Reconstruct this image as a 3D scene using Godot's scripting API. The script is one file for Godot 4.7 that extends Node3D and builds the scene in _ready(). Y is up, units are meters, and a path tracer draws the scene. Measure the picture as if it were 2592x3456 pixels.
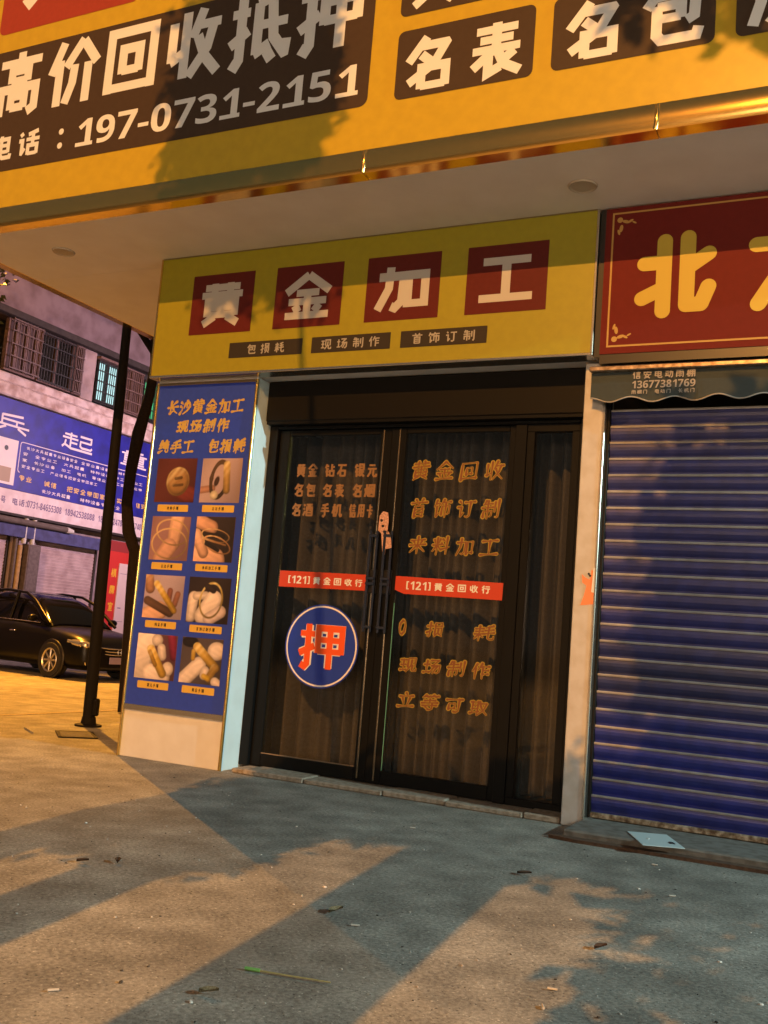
extends Node3D
# A goldsmith's corner shop at night under sodium street lamps.

const COMPONENTS = {
	"K1": "5,24 95,24;55,2 55,90 40,97 15,92;3,68 95,50",
	"K2": "45,2 8,34;28,18 95,18;20,40 90,40;5,60 95,60;50,40 50,92 95,78",
	"K3": "42,2 8,36;30,20 95,20 78,36;48,38 48,94 95,74",
	"K4": "25,6 55,20;5,38 55,38 55,90 95,70",
	"K5": "75,3 10,50;60,30 60,100",
	"K6": "3,28 97,28;50,2 50,100;48,32 5,75;54,34 95,62",
	"K7": "15,8 70,22;5,38 60,50;5,96 75,60",
	"K8": "10,32 25,58;90,24 72,50;50,3 50,40 10,98;52,45 95,95",
	"K9": "10,98 10,12 90,12 90,98;10,88 90,88",
	"M1": "12,97 12,7 88,7 88,97;12,36 88,36;12,64 88,64;12,93 88,93",
	"M2": "15,70 15,7 85,7 85,70;50,22 50,55 10,97;58,68 92,95",
	"M3": "5,10 95,10;12,48 88,48;3,90 97,90;50,10 50,90",
	"M4": "10,30 90,30;50,2 50,90;3,92 97,92",
	"M5": "40,2 12,42;30,25 97,25;75,25 60,60 8,97;28,40 55,72 97,97",
	"M6": "20,10 20,65;85,0 85,88 70,98 45,94",
	"M7": "25,2 5,45;18,22 50,22;32,25 42,48;70,2 52,45;64,22 98,22;78,25 88,48",
}
const GLYPHS = {
	"高": "50,0 50,14;5,16 95,16;@K9 28 26 72 48;12,98 12,57 88,57 88,90 74,97;@K9 32 66 68 90",
	"价": "@K5 0 0 34 100;66,3 34,42;66,5 98,42;52,40 50,68 38,98;80,40 80,100",
	"回": "8,98 8,9 92,9 92,98;8,91 92,91;@K9 30 30 70 72",
	"收": "12,15 12,72;10,72 36,60;36,3 36,98;@M5 42 0 100 100",
	"抵": "@K1 0 0 34 100;88,4 46,16;48,14 48,86;44,86 70,74;48,46 98,46;70,12 76,66 96,90 98,72;66,84 76,98",
	"押": "@K1 0 0 36 100;42,66 42,10 94,10 94,66;42,36 94,36;42,61 94,61;68,10 68,100",
	"电": "14,74 14,17 84,17 84,74;14,43 84,43;14,69 84,69;49,2 49,86 60,94 94,94 96,80",
	"话": "@K4 0 0 32 100;90,4 44,16;36,36 98,36;67,12 67,60;@K9 42 56 94 100",
	"大": "4,34 96,34;50,2 50,36 38,66 6,98;52,40 66,72 96,98",
	"名": "44,2 8,46;36,18 84,18 60,56 10,86;34,34 54,50;@K9 30 54 92 100",
	"表": "10,14 90,14;18,32 82,32;4,50 96,50;50,2 50,50;48,50 6,82;36,64 36,94 60,84;86,58 66,72;52,52 66,80 98,97",
	"包": "34,2 8,36;26,18 90,18 88,60 76,66;26,36 66,36 66,60;26,57 66,57;26,34 26,84 34,94 92,94 96,80",
	"房": "46,1 58,10;18,16 88,16;86,16 86,38;18,36 88,36;18,14 16,60 4,98;56,40 60,48;26,52 96,52;56,52 54,70 30,98;54,68 84,68 80,92 66,96",
	"产": "50,0 50,12;12,15 90,15;34,18 40,32;70,18 62,32;8,38 94,38;18,38 16,70 4,98",
	"黄": "10,10 90,10;32,0 32,26;68,0 68,26;3,28 97,28;50,28 50,76;18,80 18,43 82,43 82,80;18,59 82,59;18,76 82,76;36,80 10,98;64,80 90,98",
	"金": "50,1 4,40;50,1 96,40;26,42 74,42;10,62 90,62;50,42 50,92;24,70 32,86;76,70 66,86;4,94 96,94",
	"加": "4,24 52,24 50,80 38,94 30,90;26,3 24,50 4,97;@K9 58 14 98 96",
	"工": "8,12 92,12;50,12 50,88;3,90 97,90",
	"损": "@K1 0 0 34 100;@K9 44 2 92 30;@M2 42 36 96 100",
	"耗": "4,18 44,18;6,36 42,36;2,54 46,54;24,2 24,100;22,56 2,86;27,58 44,78;90,2 54,14;52,32 94,28;50,54 98,48;70,10 70,84 80,95 97,92 98,76",
	"现": "@M3 0 8 36 92;46,64 46,8 90,8 90,64;68,22 66,56 38,98;74,58 74,88 82,95 97,93 98,78",
	"场": "@M4 0 8 36 92;42,8 88,8 50,44;48,44 96,44 94,84 84,96 74,92;66,46 42,84;82,46 58,96",
	"制": "22,2 8,24;14,20 58,20;2,40 64,40;33,4 33,100;10,90 10,60 56,60 56,84 48,90;@M6 68 4 100 100",
	"作": "@K5 0 0 34 100;54,2 36,42;50,22 98,22;62,22 62,100;62,46 94,46;62,70 94,70",
	"首": "28,2 38,14;72,2 62,14;4,20 96,20;50,20 44,36;@M1 18 34 82 100",
	"饰": "@K3 0 0 36 100;58,2 42,32;54,16 98,16;48,84 48,38 92,38 92,78 82,84;70,24 70,100",
	"订": "@K4 0 0 38 100;42,14 98,14;72,14 72,88 60,97 48,92",
	"长": "80,6 40,34;4,46 96,46;30,2 30,94;26,93 52,78;48,46 64,76 96,97",
	"沙": "@K7 0 0 28 100;62,2 62,54;46,22 34,54;80,20 96,46;90,48 70,78 32,98",
	"纯": "28,2 6,34 30,34;36,22 6,60 38,54;4,88 40,76;46,22 98,14;52,36 52,60 92,60;92,34 92,66;72,4 72,84 82,94 96,92 98,76",
	"手": "82,4 20,16;12,36 88,36;3,58 97,58;50,12 50,88 38,98 24,92",
	"钻": "@K2 0 0 40 100;70,2 70,48;70,24 98,24;@K9 46 48 96 98",
	"石": "6,10 96,10;46,10 36,44 4,80;@K9 30 46 90 98",
	"银": "@K2 0 0 40 100;50,93 50,6 90,6 90,48;46,93 68,84;50,27 90,27;50,46 90,46;94,56 72,68;62,50 76,80 98,97",
	"元": "18,12 82,12;4,38 96,38;36,38 32,70 6,98;64,38 64,86 74,95 94,93 97,76",
	"烟": "@K8 0 0 40 100;46,98 46,10 96,10 96,98;46,92 96,92;54,36 88,36;71,20 68,50 54,80;72,50 86,78",
	"酒": "@K7 0 0 26 100;30,10 98,10;36,98 36,32 94,32 94,98;36,93 94,93;55,10 53,40 46,58;74,10 74,52 88,54;44,72 86,72",
	"机": "@K6 0 0 42 100;54,8 52,60 38,98;54,12 82,12 82,84 90,94 98,90 98,76",
	"信": "@K5 0 0 32 100;62,2 70,12;36,18 98,18;44,34 90,34;44,50 90,50;@K9 42 64 92 100",
	"用": "16,6 14,66 4,98;16,10 88,10 88,88 74,96;16,38 88,38;16,64 88,64;51,10 51,96",
	"卡": "52,2 52,44;52,22 88,22;4,46 96,46;48,46 48,100;52,62 80,76",
	"来": "10,20 90,20;26,28 34,44;74,28 66,44;3,48 97,48;50,2 50,100;48,50 8,90;52,50 94,90",
	"料": "8,12 16,34;42,10 34,34;2,42 50,42;26,2 26,100;24,46 2,78;28,46 48,70;58,12 72,24;54,36 68,48;50,72 98,60;84,2 84,100",
	"立": "46,2 54,14;10,22 90,22;28,36 38,76;72,36 60,84;4,92 96,92",
	"等": "@M7 0 0 100 30;18,36 82,36;50,28 50,54;3,52 97,52;8,70 92,70;66,56 66,92 54,99 42,95;28,78 38,88",
	"可": "4,12 96,12;78,12 78,88 66,97 52,93;@K9 16 34 60 76",
	"取": "4,10 54,10;14,10 14,82;44,10 44,100;14,32 44,32;14,54 44,54;2,84 50,74;54,22 92,22 80,62 48,98;60,36 74,68 99,97",
	"行": "30,2 6,32;34,28 4,62;22,48 22,100;44,14 94,14;40,40 98,40;76,40 76,88 66,97 54,93",
	"北": "33,6 33,98;4,34 33,34;2,80 33,68;67,4 67,92 88,92 98,70;67,44 97,27",
	"方": "46,1 56,14;4,22 96,22;42,22 38,56 8,97;40,46 82,46 76,90 62,97 48,92",
	"兵": "78,4 22,14;22,10 22,62;22,36 82,36;62,36 62,64;3,64 97,64;34,72 10,98;66,72 90,98",
	"起": "8,16 46,16;27,2 27,86;2,36 50,36;27,60 48,60;12,50 10,76 2,94;8,76 30,94 98,94;56,10 92,10 92,43;56,40 92,40;58,40 58,68 64,76 92,76 96,64",
	"重": "82,4 18,12;4,24 96,24;16,70 16,37 84,37 84,70;16,52 84,52;16,66 84,66;50,8 50,94;12,80 88,80;3,95 97,95",
	"专": "12,16 88,16;4,40 96,40;46,2 34,62 82,62 50,88;36,80 62,97",
	"业": "36,4 36,90;64,4 64,90;10,26 22,66;90,26 78,66;3,92 97,92",
	"诚": "@K4 0 0 30 100;36,24 98,24;42,24 40,64 30,98;42,46 60,46 58,76 50,80;68,2 74,60 94,94 98,76;92,36 60,90;82,4 92,14",
	"把": "@K1 0 0 34 100;44,10 94,10 94,50;44,48 94,48;69,10 69,48;44,8 44,84 52,94 94,94 97,76",
	"安": "48,1 54,12;8,36 8,18 92,18 92,36;46,32 24,70 82,97;70,48 60,76 10,98;3,50 97,50",
	"全": "50,1 4,44;50,1 96,44;24,48 76,48;24,70 76,70;6,94 94,94;50,48 50,94",
	"带": "4,18 96,18;24,2 24,34;50,2 50,34;76,2 76,34;8,58 8,42 92,42 92,58;22,92 22,64 78,64 78,90;50,52 50,100",
	"家": "48,1 54,10;8,32 8,16 92,16 92,32;18,38 82,38;50,38 8,64;36,52 58,74 54,96 40,92;50,64 8,94;76,46 56,62;56,60 94,92",
	"实": "48,1 54,12;8,34 8,18 92,18 92,34;24,36 36,46;16,52 28,62;3,70 97,70;56,34 54,70 12,98;60,80 92,97",
	"号": "@K9 20 4 80 40;4,54 96,54;36,54 30,72 80,72 76,92 60,97",
	"棋": "@K6 0 0 40 100;44,18 98,18;56,2 56,70;86,2 86,70;56,36 86,36;56,54 86,54;42,72 100,72;60,78 44,98;82,78 98,98",
	"牌": "12,4 10,56 2,98;12,34 42,34;32,4 32,34;12,58 36,58 36,100;64,1 56,12;50,57 50,14 92,14 92,57;50,34 92,34;50,54 92,54;70,14 60,76;44,76 98,76;78,60 78,100",
	"室": "48,1 54,12;8,34 8,18 92,18 92,34;20,36 80,36;44,36 28,58 76,54;66,44 84,62;16,76 84,76;50,58 50,94;4,95 96,95",
	"古": "4,26 96,26;50,2 50,56;@K9 16 54 84 100",
	"法": "@K7 0 0 28 100;36,24 94,24;65,2 65,48;30,50 98,50;58,52 42,92 90,84;78,68 96,97",
	"镯": "@K2 0 0 38 100;46,34 46,8 96,8 96,34;46,32 96,32;62,8 62,32;78,8 78,32;56,38 42,60;52,46 96,46 94,92 84,97;56,76 56,58 84,58 84,76;56,76 84,76;70,50 70,92;50,94 84,88",
	"特": "14,12 8,36;8,30 42,30;26,2 26,100;2,66 44,54;52,16 94,16;72,2 72,38;46,40 99,40;48,60 99,60;84,42 84,90 74,97 62,92;56,70 66,82",
	"种": "40,4 8,12;2,32 46,32;25,8 25,100;23,36 2,72;27,38 44,58;54,66 54,26 96,26 96,66;54,64 96,64;75,2 75,100",
	"设": "@K4 0 0 32 100;52,6 50,30 40,44;52,8 84,8 84,34 98,36;46,54 90,54 74,80 38,98;52,60 68,82 98,98",
	"备": "40,1 12,34;34,14 76,14 50,40 6,58;34,22 60,42 96,56;20,100 20,62 80,62 80,100;20,80 80,80;20,97 80,97;50,62 50,97",
	"雨": "6,8 94,8;10,98 10,32 90,32 90,92 80,97;50,8 50,98;24,48 34,58;24,72 34,82;64,48 74,58;64,72 74,82",
	"棚": "@K6 0 0 36 100;42,6 40,70 34,98;42,8 64,8 64,92 56,97;42,34 64,34;42,60 64,60;74,6 72,70 68,98;74,8 96,8 96,92 88,97;74,34 96,34;74,60 96,60",
	"动": "8,16 44,16;2,40 50,40;24,42 8,76 44,68;36,58 48,82;52,26 94,26 92,84 82,96 72,92;72,4 70,50 52,97",
	"门": "14,2 24,14;12,20 12,98;34,10 88,10 88,90 74,97",
	"0": "50,2 20,20 14,55 26,90 50,98;50,98 78,82 86,45 74,10 50,2",
}

var rng := RandomNumberGenerator.new()
var taken := {}
var strokes_of := {}
var mats := {}

# ---------------------------------------------------------------- naming and node helpers
func numbered(called: String, parent: Node = self) -> String:
	var key = str(parent.get_instance_id()) + called
	var n = taken.get(key, 0)
	taken[key] = n + 1
	return called if n == 0 else "%s_%03d" % [called, n]

func tag(o: Node3D, label: String, category: String, group := "") -> Node3D:
	o.set_meta("label", label)
	o.set_meta("category", category)
	if group != "":
		o.set_meta("group", group)
	return o

func thing(called: String, label: String, category: String, at := Vector3.ZERO, turn := 0.0, group := "") -> Node3D:
	var o := Node3D.new()
	o.name = numbered(called)
	add_child(o, true)
	o.position = at
	o.rotation.y = turn
	tag(o, label, category, group)
	return o

func obj(called: String, st: SurfaceTool, m: Material, parent: Node = self, at := Vector3.ZERO) -> MeshInstance3D:
	var o := MeshInstance3D.new()
	o.name = numbered(called, parent)
	o.mesh = st.commit()
	o.material_override = null
	for k in o.mesh.get_surface_count():
		o.mesh.surface_set_material(k, m)
	parent.add_child(o, true)
	o.position = at
	return o

func put(called: String, mesh: Mesh, parent: Node, xf: Transform3D) -> MeshInstance3D:
	var o := MeshInstance3D.new()
	o.name = numbered(called, parent)
	o.mesh = mesh
	parent.add_child(o, true)
	o.transform = xf
	return o

func struct(called: String, st: SurfaceTool, m: Material) -> MeshInstance3D:
	var o = obj(called, st, m)
	o.set_meta("kind", "structure")
	return o

func part_node(called: String, parent: Node, at := Vector3.ZERO) -> Node3D:
	var o := Node3D.new()
	o.name = numbered(called, parent)
	parent.add_child(o, true)
	o.position = at
	return o

# ---------------------------------------------------------------- shapes
func begin() -> SurfaceTool:
	var st := SurfaceTool.new()
	st.begin(Mesh.PRIMITIVE_TRIANGLES)
	return st

func tri(st: SurfaceTool, a: Vector3, b: Vector3, c: Vector3, n: Vector3) -> void:
	if (b - a).cross(c - a).dot(n) > 0.0:
		var s = b
		b = c
		c = s
	for v in [a, b, c]:
		st.set_normal(n)
		st.set_uv(Vector2(v.x + v.z, -v.y))
		st.add_vertex(v)

func quad(st: SurfaceTool, a: Vector3, b: Vector3, c: Vector3, d: Vector3, n: Vector3) -> void:
	tri(st, a, b, c, n)
	tri(st, a, c, d, n)

func box(st: SurfaceTool, c: Vector3, s: Vector3, bev := 0.0, xf := Transform3D()) -> void:
	var h = s * 0.5
	var b = minf(bev, minf(h.x, minf(h.y, h.z)) * 0.9)
	for ax in 3:
		var u = (ax + 1) % 3
		var w = (ax + 2) % 3
		for sg in [-1.0, 1.0]:
			var p = []
			for q in [[-1, -1], [1, -1], [1, 1], [-1, 1]]:
				var v = Vector3.ZERO
				v[ax] = sg * h[ax]
				v[u] = q[0] * (h[u] - b)
				v[w] = q[1] * (h[w] - b)
				p.append(xf * (c + v))
			var n = Vector3.ZERO
			n[ax] = sg
			quad(st, p[0], p[1], p[2], p[3], (xf.basis * n).normalized())
	if b <= 0.0:
		return
	for ax in 3:
		var u = (ax + 1) % 3
		var w = (ax + 2) % 3
		for su in [-1.0, 1.0]:
			for sw in [-1.0, 1.0]:
				var p = []
				for q in [[-1, 0], [1, 0], [1, 1], [-1, 1]]:
					var v = Vector3.ZERO
					v[ax] = q[0] * (h[ax] - b)
					v[u] = su * (h[u] - (b if q[1] == 0 else 0.0))
					v[w] = sw * (h[w] - (0.0 if q[1] == 0 else b))
					p.append(xf * (c + v))
				var n = Vector3.ZERO
				n[u] = su
				n[w] = sw
				quad(st, p[0], p[1], p[2], p[3], (xf.basis * n).normalized())
	for sx in [-1.0, 1.0]:
		for sy in [-1.0, 1.0]:
			for sz in [-1.0, 1.0]:
				var s3 = Vector3(sx, sy, sz)
				var o = c + h * s3
				tri(st, xf * (o - Vector3(0, b, b) * s3), xf * (o - Vector3(b, 0, b) * s3), xf * (o - Vector3(b, b, 0) * s3), (xf.basis * s3).normalized())

func span(st: SurfaceTool, x0, x1, y0, y1, z0, z1, bev := 0.0) -> void:
	box(st, Vector3(x0 + x1, y0 + y1, z0 + z1) * 0.5, Vector3(absf(x1 - x0), absf(y1 - y0), absf(z1 - z0)), bev)

func boxed(called: String, x0, x1, y0, y1, z0, z1, m: Material, parent: Node = self, bev := 0.0) -> MeshInstance3D:
	var st = begin()
	span(st, x0, x1, y0, y1, z0, z1, bev)
	return obj(called, st, m, parent)

func tube(st: SurfaceTool, pts: Array, radii: Array, seg := 10, cap := true) -> void:
	var rings = []
	var norms = []
	var side = Vector3.ZERO
	for i in pts.size():
		var d: Vector3 = (pts[mini(i + 1, pts.size() - 1)] - pts[maxi(i - 1, 0)]).normalized()
		if side == Vector3.ZERO:
			side = d.cross(Vector3.UP if absf(d.y) < 0.9 else Vector3.RIGHT).normalized()
		side = (side - d * side.dot(d)).normalized()
		var up = side.cross(d)
		var ring = []
		var nr = []
		for k in seg:
			var a = TAU * k / seg
			var n = side * cos(a) + up * sin(a)
			nr.append(n)
			ring.append(pts[i] + n * radii[i])
		rings.append(ring)
		norms.append(nr)
	for i in pts.size() - 1:
		for k in seg:
			var j = (k + 1) % seg
			smooth_quad(st, [rings[i][k], rings[i][j], rings[i + 1][j], rings[i + 1][k]], [norms[i][k], norms[i][j], norms[i + 1][j], norms[i + 1][k]])
	if cap:
		for e in [0, pts.size() - 1]:
			var d = (pts[e] - pts[1 if e == 0 else e - 1]).normalized()
			for k in seg:
				tri(st, pts[e], rings[e][k], rings[e][(k + 1) % seg], d)

func smooth_quad(st: SurfaceTool, p: Array, n: Array, uv := []) -> void:
	for t in [[0, 1, 2], [0, 2, 3]]:
		var o = t
		if (p[t[1]] - p[t[0]]).cross(p[t[2]] - p[t[0]]).dot(n[t[0]] + n[t[1]] + n[t[2]]) > 0.0:
			o = [t[0], t[2], t[1]]
		for k in o:
			st.set_normal(n[k].normalized())
			st.set_uv(uv[k] if uv.size() else Vector2(p[k].x + p[k].z, -p[k].y))
			st.add_vertex(p[k])

func lathe(st: SurfaceTool, profile: Array, seg: int, xf := Transform3D()) -> void:   # profile of Vector2(radius, y)
	for i in profile.size() - 1:
		var a: Vector2 = profile[i]
		var b: Vector2 = profile[i + 1]
		var t = (b - a).normalized()
		for k in seg:
			var c0 = TAU * k / seg
			var c1 = TAU * (k + 1) / seg
			var p = []
			var n = []
			for q in [[a, c0], [a, c1], [b, c1], [b, c0]]:
				p.append(xf * Vector3(cos(q[1]) * q[0].x, q[0].y, sin(q[1]) * q[0].x))
				n.append(xf.basis * Vector3(cos(q[1]) * t.y, -t.x, sin(q[1]) * t.y))
			smooth_quad(st, p, n)

func prism(st: SurfaceTool, poly: PackedVector2Array, z0: float, z1: float, xf := Transform3D()) -> void:
	var idx = Geometry2D.triangulate_polygon(poly)
	for k in range(0, idx.size(), 3):
		var p = [poly[idx[k]], poly[idx[k + 1]], poly[idx[k + 2]]]
		for e in ([[z1, 1.0]] if z0 == z1 else [[z1, 1.0], [z0, -1.0]]):
			tri(st, xf * Vector3(p[0].x, p[0].y, e[0]), xf * Vector3(p[1].x, p[1].y, e[0]), xf * Vector3(p[2].x, p[2].y, e[0]), xf.basis * Vector3(0, 0, e[1]))
	if z0 == z1:
		return
	var sign_ = -1.0 if Geometry2D.is_polygon_clockwise(poly) else 1.0
	for k in poly.size():
		var a = poly[k]
		var b = poly[(k + 1) % poly.size()]
		var d = (b - a).normalized()
		quad(st, xf * Vector3(a.x, a.y, z0), xf * Vector3(b.x, b.y, z0), xf * Vector3(b.x, b.y, z1), xf * Vector3(a.x, a.y, z1), xf.basis * (Vector3(d.y, -d.x, 0) * -sign_))

func rounded(x0, x1, y0, y1, r, seg := 5) -> PackedVector2Array:
	var out := PackedVector2Array()
	for q in [[x1 - r, y0 + r, -90], [x1 - r, y1 - r, 0], [x0 + r, y1 - r, 90], [x0 + r, y0 + r, 180]]:
		for k in seg + 1:
			var a = deg_to_rad(q[2] + 90.0 * k / seg)
			out.append(Vector2(q[0] + cos(a) * r, q[1] + sin(a) * r))
	return out

func ring_frame(st: SurfaceTool, x0, x1, y0, y1, w, z0, z1, bev := 0.0) -> void:
	span(st, x0, x1, y0, y0 + w, z0, z1, bev)
	span(st, x0, x1, y1 - w, y1, z0, z1, bev)
	span(st, x0, x0 + w, y0 + w + 0.0005, y1 - w - 0.0005, z0, z1, bev)
	span(st, x1 - w, x1, y0 + w + 0.0005, y1 - w - 0.0005, z0, z1, bev)

# ---------------------------------------------------------------- lettering
func strokes(ch: String) -> Array:
	if strokes_of.has(ch):
		return strokes_of[ch]
	var out = []
	for piece in GLYPHS[ch].split(";"):
		if piece.begins_with("@"):
			var f = piece.substr(1).split(" ")
			for sub in COMPONENTS[f[0]].split(";"):
				var line = []
				for pt in sub.split(" "):
					var xy = pt.split(",")
					line.append(Vector2(lerpf(float(f[1]), float(f[3]), float(xy[0]) / 100.0), lerpf(float(f[2]), float(f[4]), float(xy[1]) / 100.0)) / 100.0)
				out.append(line)
		else:
			var line = []
			for pt in piece.split(" "):
				var xy = pt.split(",")
				line.append(Vector2(float(xy[0]), float(xy[1])) / 100.0)
			out.append(line)
	strokes_of[ch] = out
	return out

# a brush stroke: pressed in at the start, thin along the way, drawn out at the end
func brush_stroke(pts: PackedVector2Array, r: float) -> Array:
	var total = 0.0
	for k in pts.size() - 1:
		total += pts[k].distance_to(pts[k + 1])
	var stops = []
	var run = 0.0
	for k in pts.size() - 1:
		var l = pts[k].distance_to(pts[k + 1])
		var n = maxi(2, int(l / maxf(r * 1.4, 0.001)))
		for j in n + (1 if k == pts.size() - 2 else 0):
			var t = (run + l * j / n) / maxf(total, 0.0001)
			var level = absf(pts[k].y - pts[k + 1].y) < absf(pts[k].x - pts[k + 1].x) * 0.25
			var w = 1.28 - 0.62 * sin(t * PI) * (1.0 if level else 0.5) - (0.15 if level else 0.72 * t * t)
			stops.append([pts[k].lerp(pts[k + 1], float(j) / n), r * w])
		run += l
	var whole := PackedVector2Array()
	for k in stops.size() - 1:
		var cloud := PackedVector2Array()
		for q in [stops[k], stops[k + 1]]:
			for j in 9:
				cloud.append(q[0] + Vector2(cos(TAU * j / 9.0 + 0.3), sin(TAU * j / 9.0 + 0.3) * 0.92) * q[1])
		var hull = Geometry2D.convex_hull(cloud)
		hull.remove_at(hull.size() - 1)
		if whole.is_empty():
			whole = hull
			continue
		for m in Geometry2D.merge_polygons(whole, hull):
			if not Geometry2D.is_polygon_clockwise(m):
				whole = m
				break
	return [whole]

# one character as flat strips of vinyl in the frame xf (x right, y up, z out of the sign); box lower left at, size s, stroke width w
func glyph(st: SurfaceTool, ch: String, at: Vector2, s: Vector2, w: float, xf: Transform3D, style := "bold", lift := 0.0) -> void:
	var round_ = style != "bold"
	var inset = Vector2(w * 0.5 / s.x, w * 0.5 / s.y)
	var layer = 0
	for line in strokes(ch):
		var pts := PackedVector2Array()
		for p in line:
			var q = Vector2(lerpf(inset.x, 1.0 - inset.x, p.x), lerpf(inset.y, 1.0 - inset.y, p.y))
			if style == "brush":
				q.y -= (q.x - 0.5) * 0.10
				q.x += (0.5 - q.y) * 0.1
			pts.append((at + Vector2(q.x * s.x, (1.0 - q.y) * s.y)) * 400.0)
		var ww = w
		if not round_ and pts.size() == 2 and absf(pts[0].y - pts[1].y) < 8.0 * s.y:
			ww = w * 0.86
		var shapes = brush_stroke(pts, ww * 200.0) if style == "brush" else Geometry2D.offset_polyline(pts, ww * 200.0, Geometry2D.JOIN_ROUND if round_ else Geometry2D.JOIN_MITER, Geometry2D.END_ROUND if round_ else Geometry2D.END_BUTT)
		for poly in shapes:
			if Geometry2D.is_polygon_clockwise(poly) and style != "hollow":
				continue
			var flat = Transform3D(Basis(), Vector3(0, 0, lift + layer * 0.00012))
			for k in poly.size():
				poly[k] /= 400.0
			var idx = Geometry2D.triangulate_polygon(poly)
			for k in range(0, idx.size(), 3):
				tri(st, xf * (flat * Vector3(poly[idx[k]].x, poly[idx[k]].y, 0)), xf * (flat * Vector3(poly[idx[k + 1]].x, poly[idx[k + 1]].y, 0)), xf * (flat * Vector3(poly[idx[k + 2]].x, poly[idx[k + 2]].y, 0)), xf.basis.z)
		layer += 1

# a line of characters spread evenly over x0..x1; a space skips a cell
func line_of(st: SurfaceTool, text: String, x0: float, x1: float, y0: float, y1: float, w: float, xf: Transform3D, style := "bold", fill := 0.92, lift := 0.0) -> void:
	var cell = (x1 - x0) / text.length()
	for k in text.length():
		if text[k] == " ":
			continue
		glyph(st, text[k], Vector2(x0 + cell * (k + (1.0 - fill) * 0.5), y0), Vector2(cell * fill, y1 - y0), w, xf, style, lift)

func digits(st: SurfaceTool, text: String, x0: float, x1: float, y0: float, y1: float, xf: Transform3D, face := "Droid Sans") -> void:
	var f := SystemFont.new()
	f.font_names = PackedStringArray([face])
	f.font_weight = 700
	var t := TextMesh.new()
	t.font = f
	t.text = text
	t.font_size = 64
	t.pixel_size = 0.01
	t.depth = 0.0
	t.curve_step = 2.0
	var arrays = t.surface_get_arrays(0)
	var v: PackedVector3Array = arrays[Mesh.ARRAY_VERTEX]
	var idx: PackedInt32Array = arrays[Mesh.ARRAY_INDEX]
	var lo = Vector3(1e9, 1e9, 0)
	var hi = -lo
	for p in v:
		lo = lo.min(p)
		hi = hi.max(p)
	for k in range(0, idx.size(), 3):
		var q = []
		for j in 3:
			var p = v[idx[k + j]]
			q.append(xf * Vector3(lerpf(x0, x1, (p.x - lo.x) / (hi.x - lo.x)), lerpf(y0, y1, (p.y - lo.y) / (hi.y - lo.y)), 0))
		tri(st, q[0], q[1], q[2], xf.basis.z)

# the same line with one mesh for each character
func chars(called: String, parent: Node, m: Material, text: String, x0: float, x1: float, y0: float, y1: float, w: float, xf: Transform3D, style := "bold", fill := 0.92) -> void:
	var cell = (x1 - x0) / text.length()
	for k in text.length():
		if text[k] == " ":
			continue
		var st = begin()
		glyph(st, text[k], Vector2(x0 + cell * (k + (1.0 - fill) * 0.5), y0), Vector2(cell * fill, y1 - y0), w, xf, style)
		obj(called, st, m, parent)

func digit_chars(called: String, parent: Node, m: Material, text: String, x0: float, x1: float, y0: float, y1: float, xf: Transform3D, foot := false) -> void:
	var f := SystemFont.new()
	f.font_names = PackedStringArray(["Droid Sans"])
	f.font_weight = 700
	var whole = f.get_string_size(text, HORIZONTAL_ALIGNMENT_LEFT, -1, 64).x
	for k in text.length():
		var a = f.get_string_size(text.substr(0, k), HORIZONTAL_ALIGNMENT_LEFT, -1, 64).x
		var b = f.get_string_size(text.substr(0, k + 1), HORIZONTAL_ALIGNMENT_LEFT, -1, 64).x
		var t := TextMesh.new()
		t.font = f
		t.text = text[k]
		t.font_size = 64
		t.pixel_size = 1.0
		var half = minf(t.get_aabb().size.x * 0.5, (b - a) * 0.46)
		var unit = (x1 - x0) / whole
		var mid = x0 + (a + b) * 0.5 * unit
		var st = begin()
		var flat = text[k] == "-"
		digits(st, text[k], mid - half * unit, mid + half * unit, lerpf(y0, y1, 0.3) if flat else y0, lerpf(y0, y1, 0.44) if flat else y1, xf)
		if foot and text[k] == "1":
			var w = (b - a) * 0.40 * unit
			var up = Transform3D(Basis(), xf.origin + Vector3(0, 0, 0.0002))
			prism(st, PackedVector2Array([Vector2(mid - w, y0), Vector2(mid + w * 1.1, y0), Vector2(mid + w * 1.1, lerpf(y0, y1, 0.14)), Vector2(mid - w, lerpf(y0, y1, 0.14))]), 0.0, 0.0, up)
		obj(called, st, m, parent)

func small_print(called: String, st: SurfaceTool, m: Material, parent: Node) -> void:
	obj(called, st, m, parent).set_meta("kind", "stuff")

func plane_z(z: float) -> Transform3D:
	return Transform3D(Basis(), Vector3(0, 0, z))

# ---------------------------------------------------------------- materials
func mat(called: String, c: Color, rough := 0.7, metal := 0.0) -> StandardMaterial3D:
	if mats.has(called):
		return mats[called]
	var m := StandardMaterial3D.new()
	m.resource_name = called
	m.albedo_color = c.linear_to_srgb()
	m.roughness = rough
	m.metallic = metal
	mats[called] = m
	return m

func noise_tex(freq: float, lo: Color, hi: Color, seed_ := 1, type := FastNoiseLite.TYPE_SIMPLEX_SMOOTH, size := 512, octaves := 5, bias := 0.5) -> NoiseTexture2D:
	var n := FastNoiseLite.new()
	n.noise_type = type
	n.frequency = freq
	n.seed = seed_
	n.fractal_octaves = octaves
	var g := Gradient.new()
	g.set_color(0, lo)
	g.set_color(1, hi)
	g.set_offset(0, bias - 0.35)
	g.set_offset(1, bias + 0.35)
	var t := NoiseTexture2D.new()
	t.width = size
	t.height = size
	t.seamless = true
	t.noise = n
	t.color_ramp = g
	return t

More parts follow.
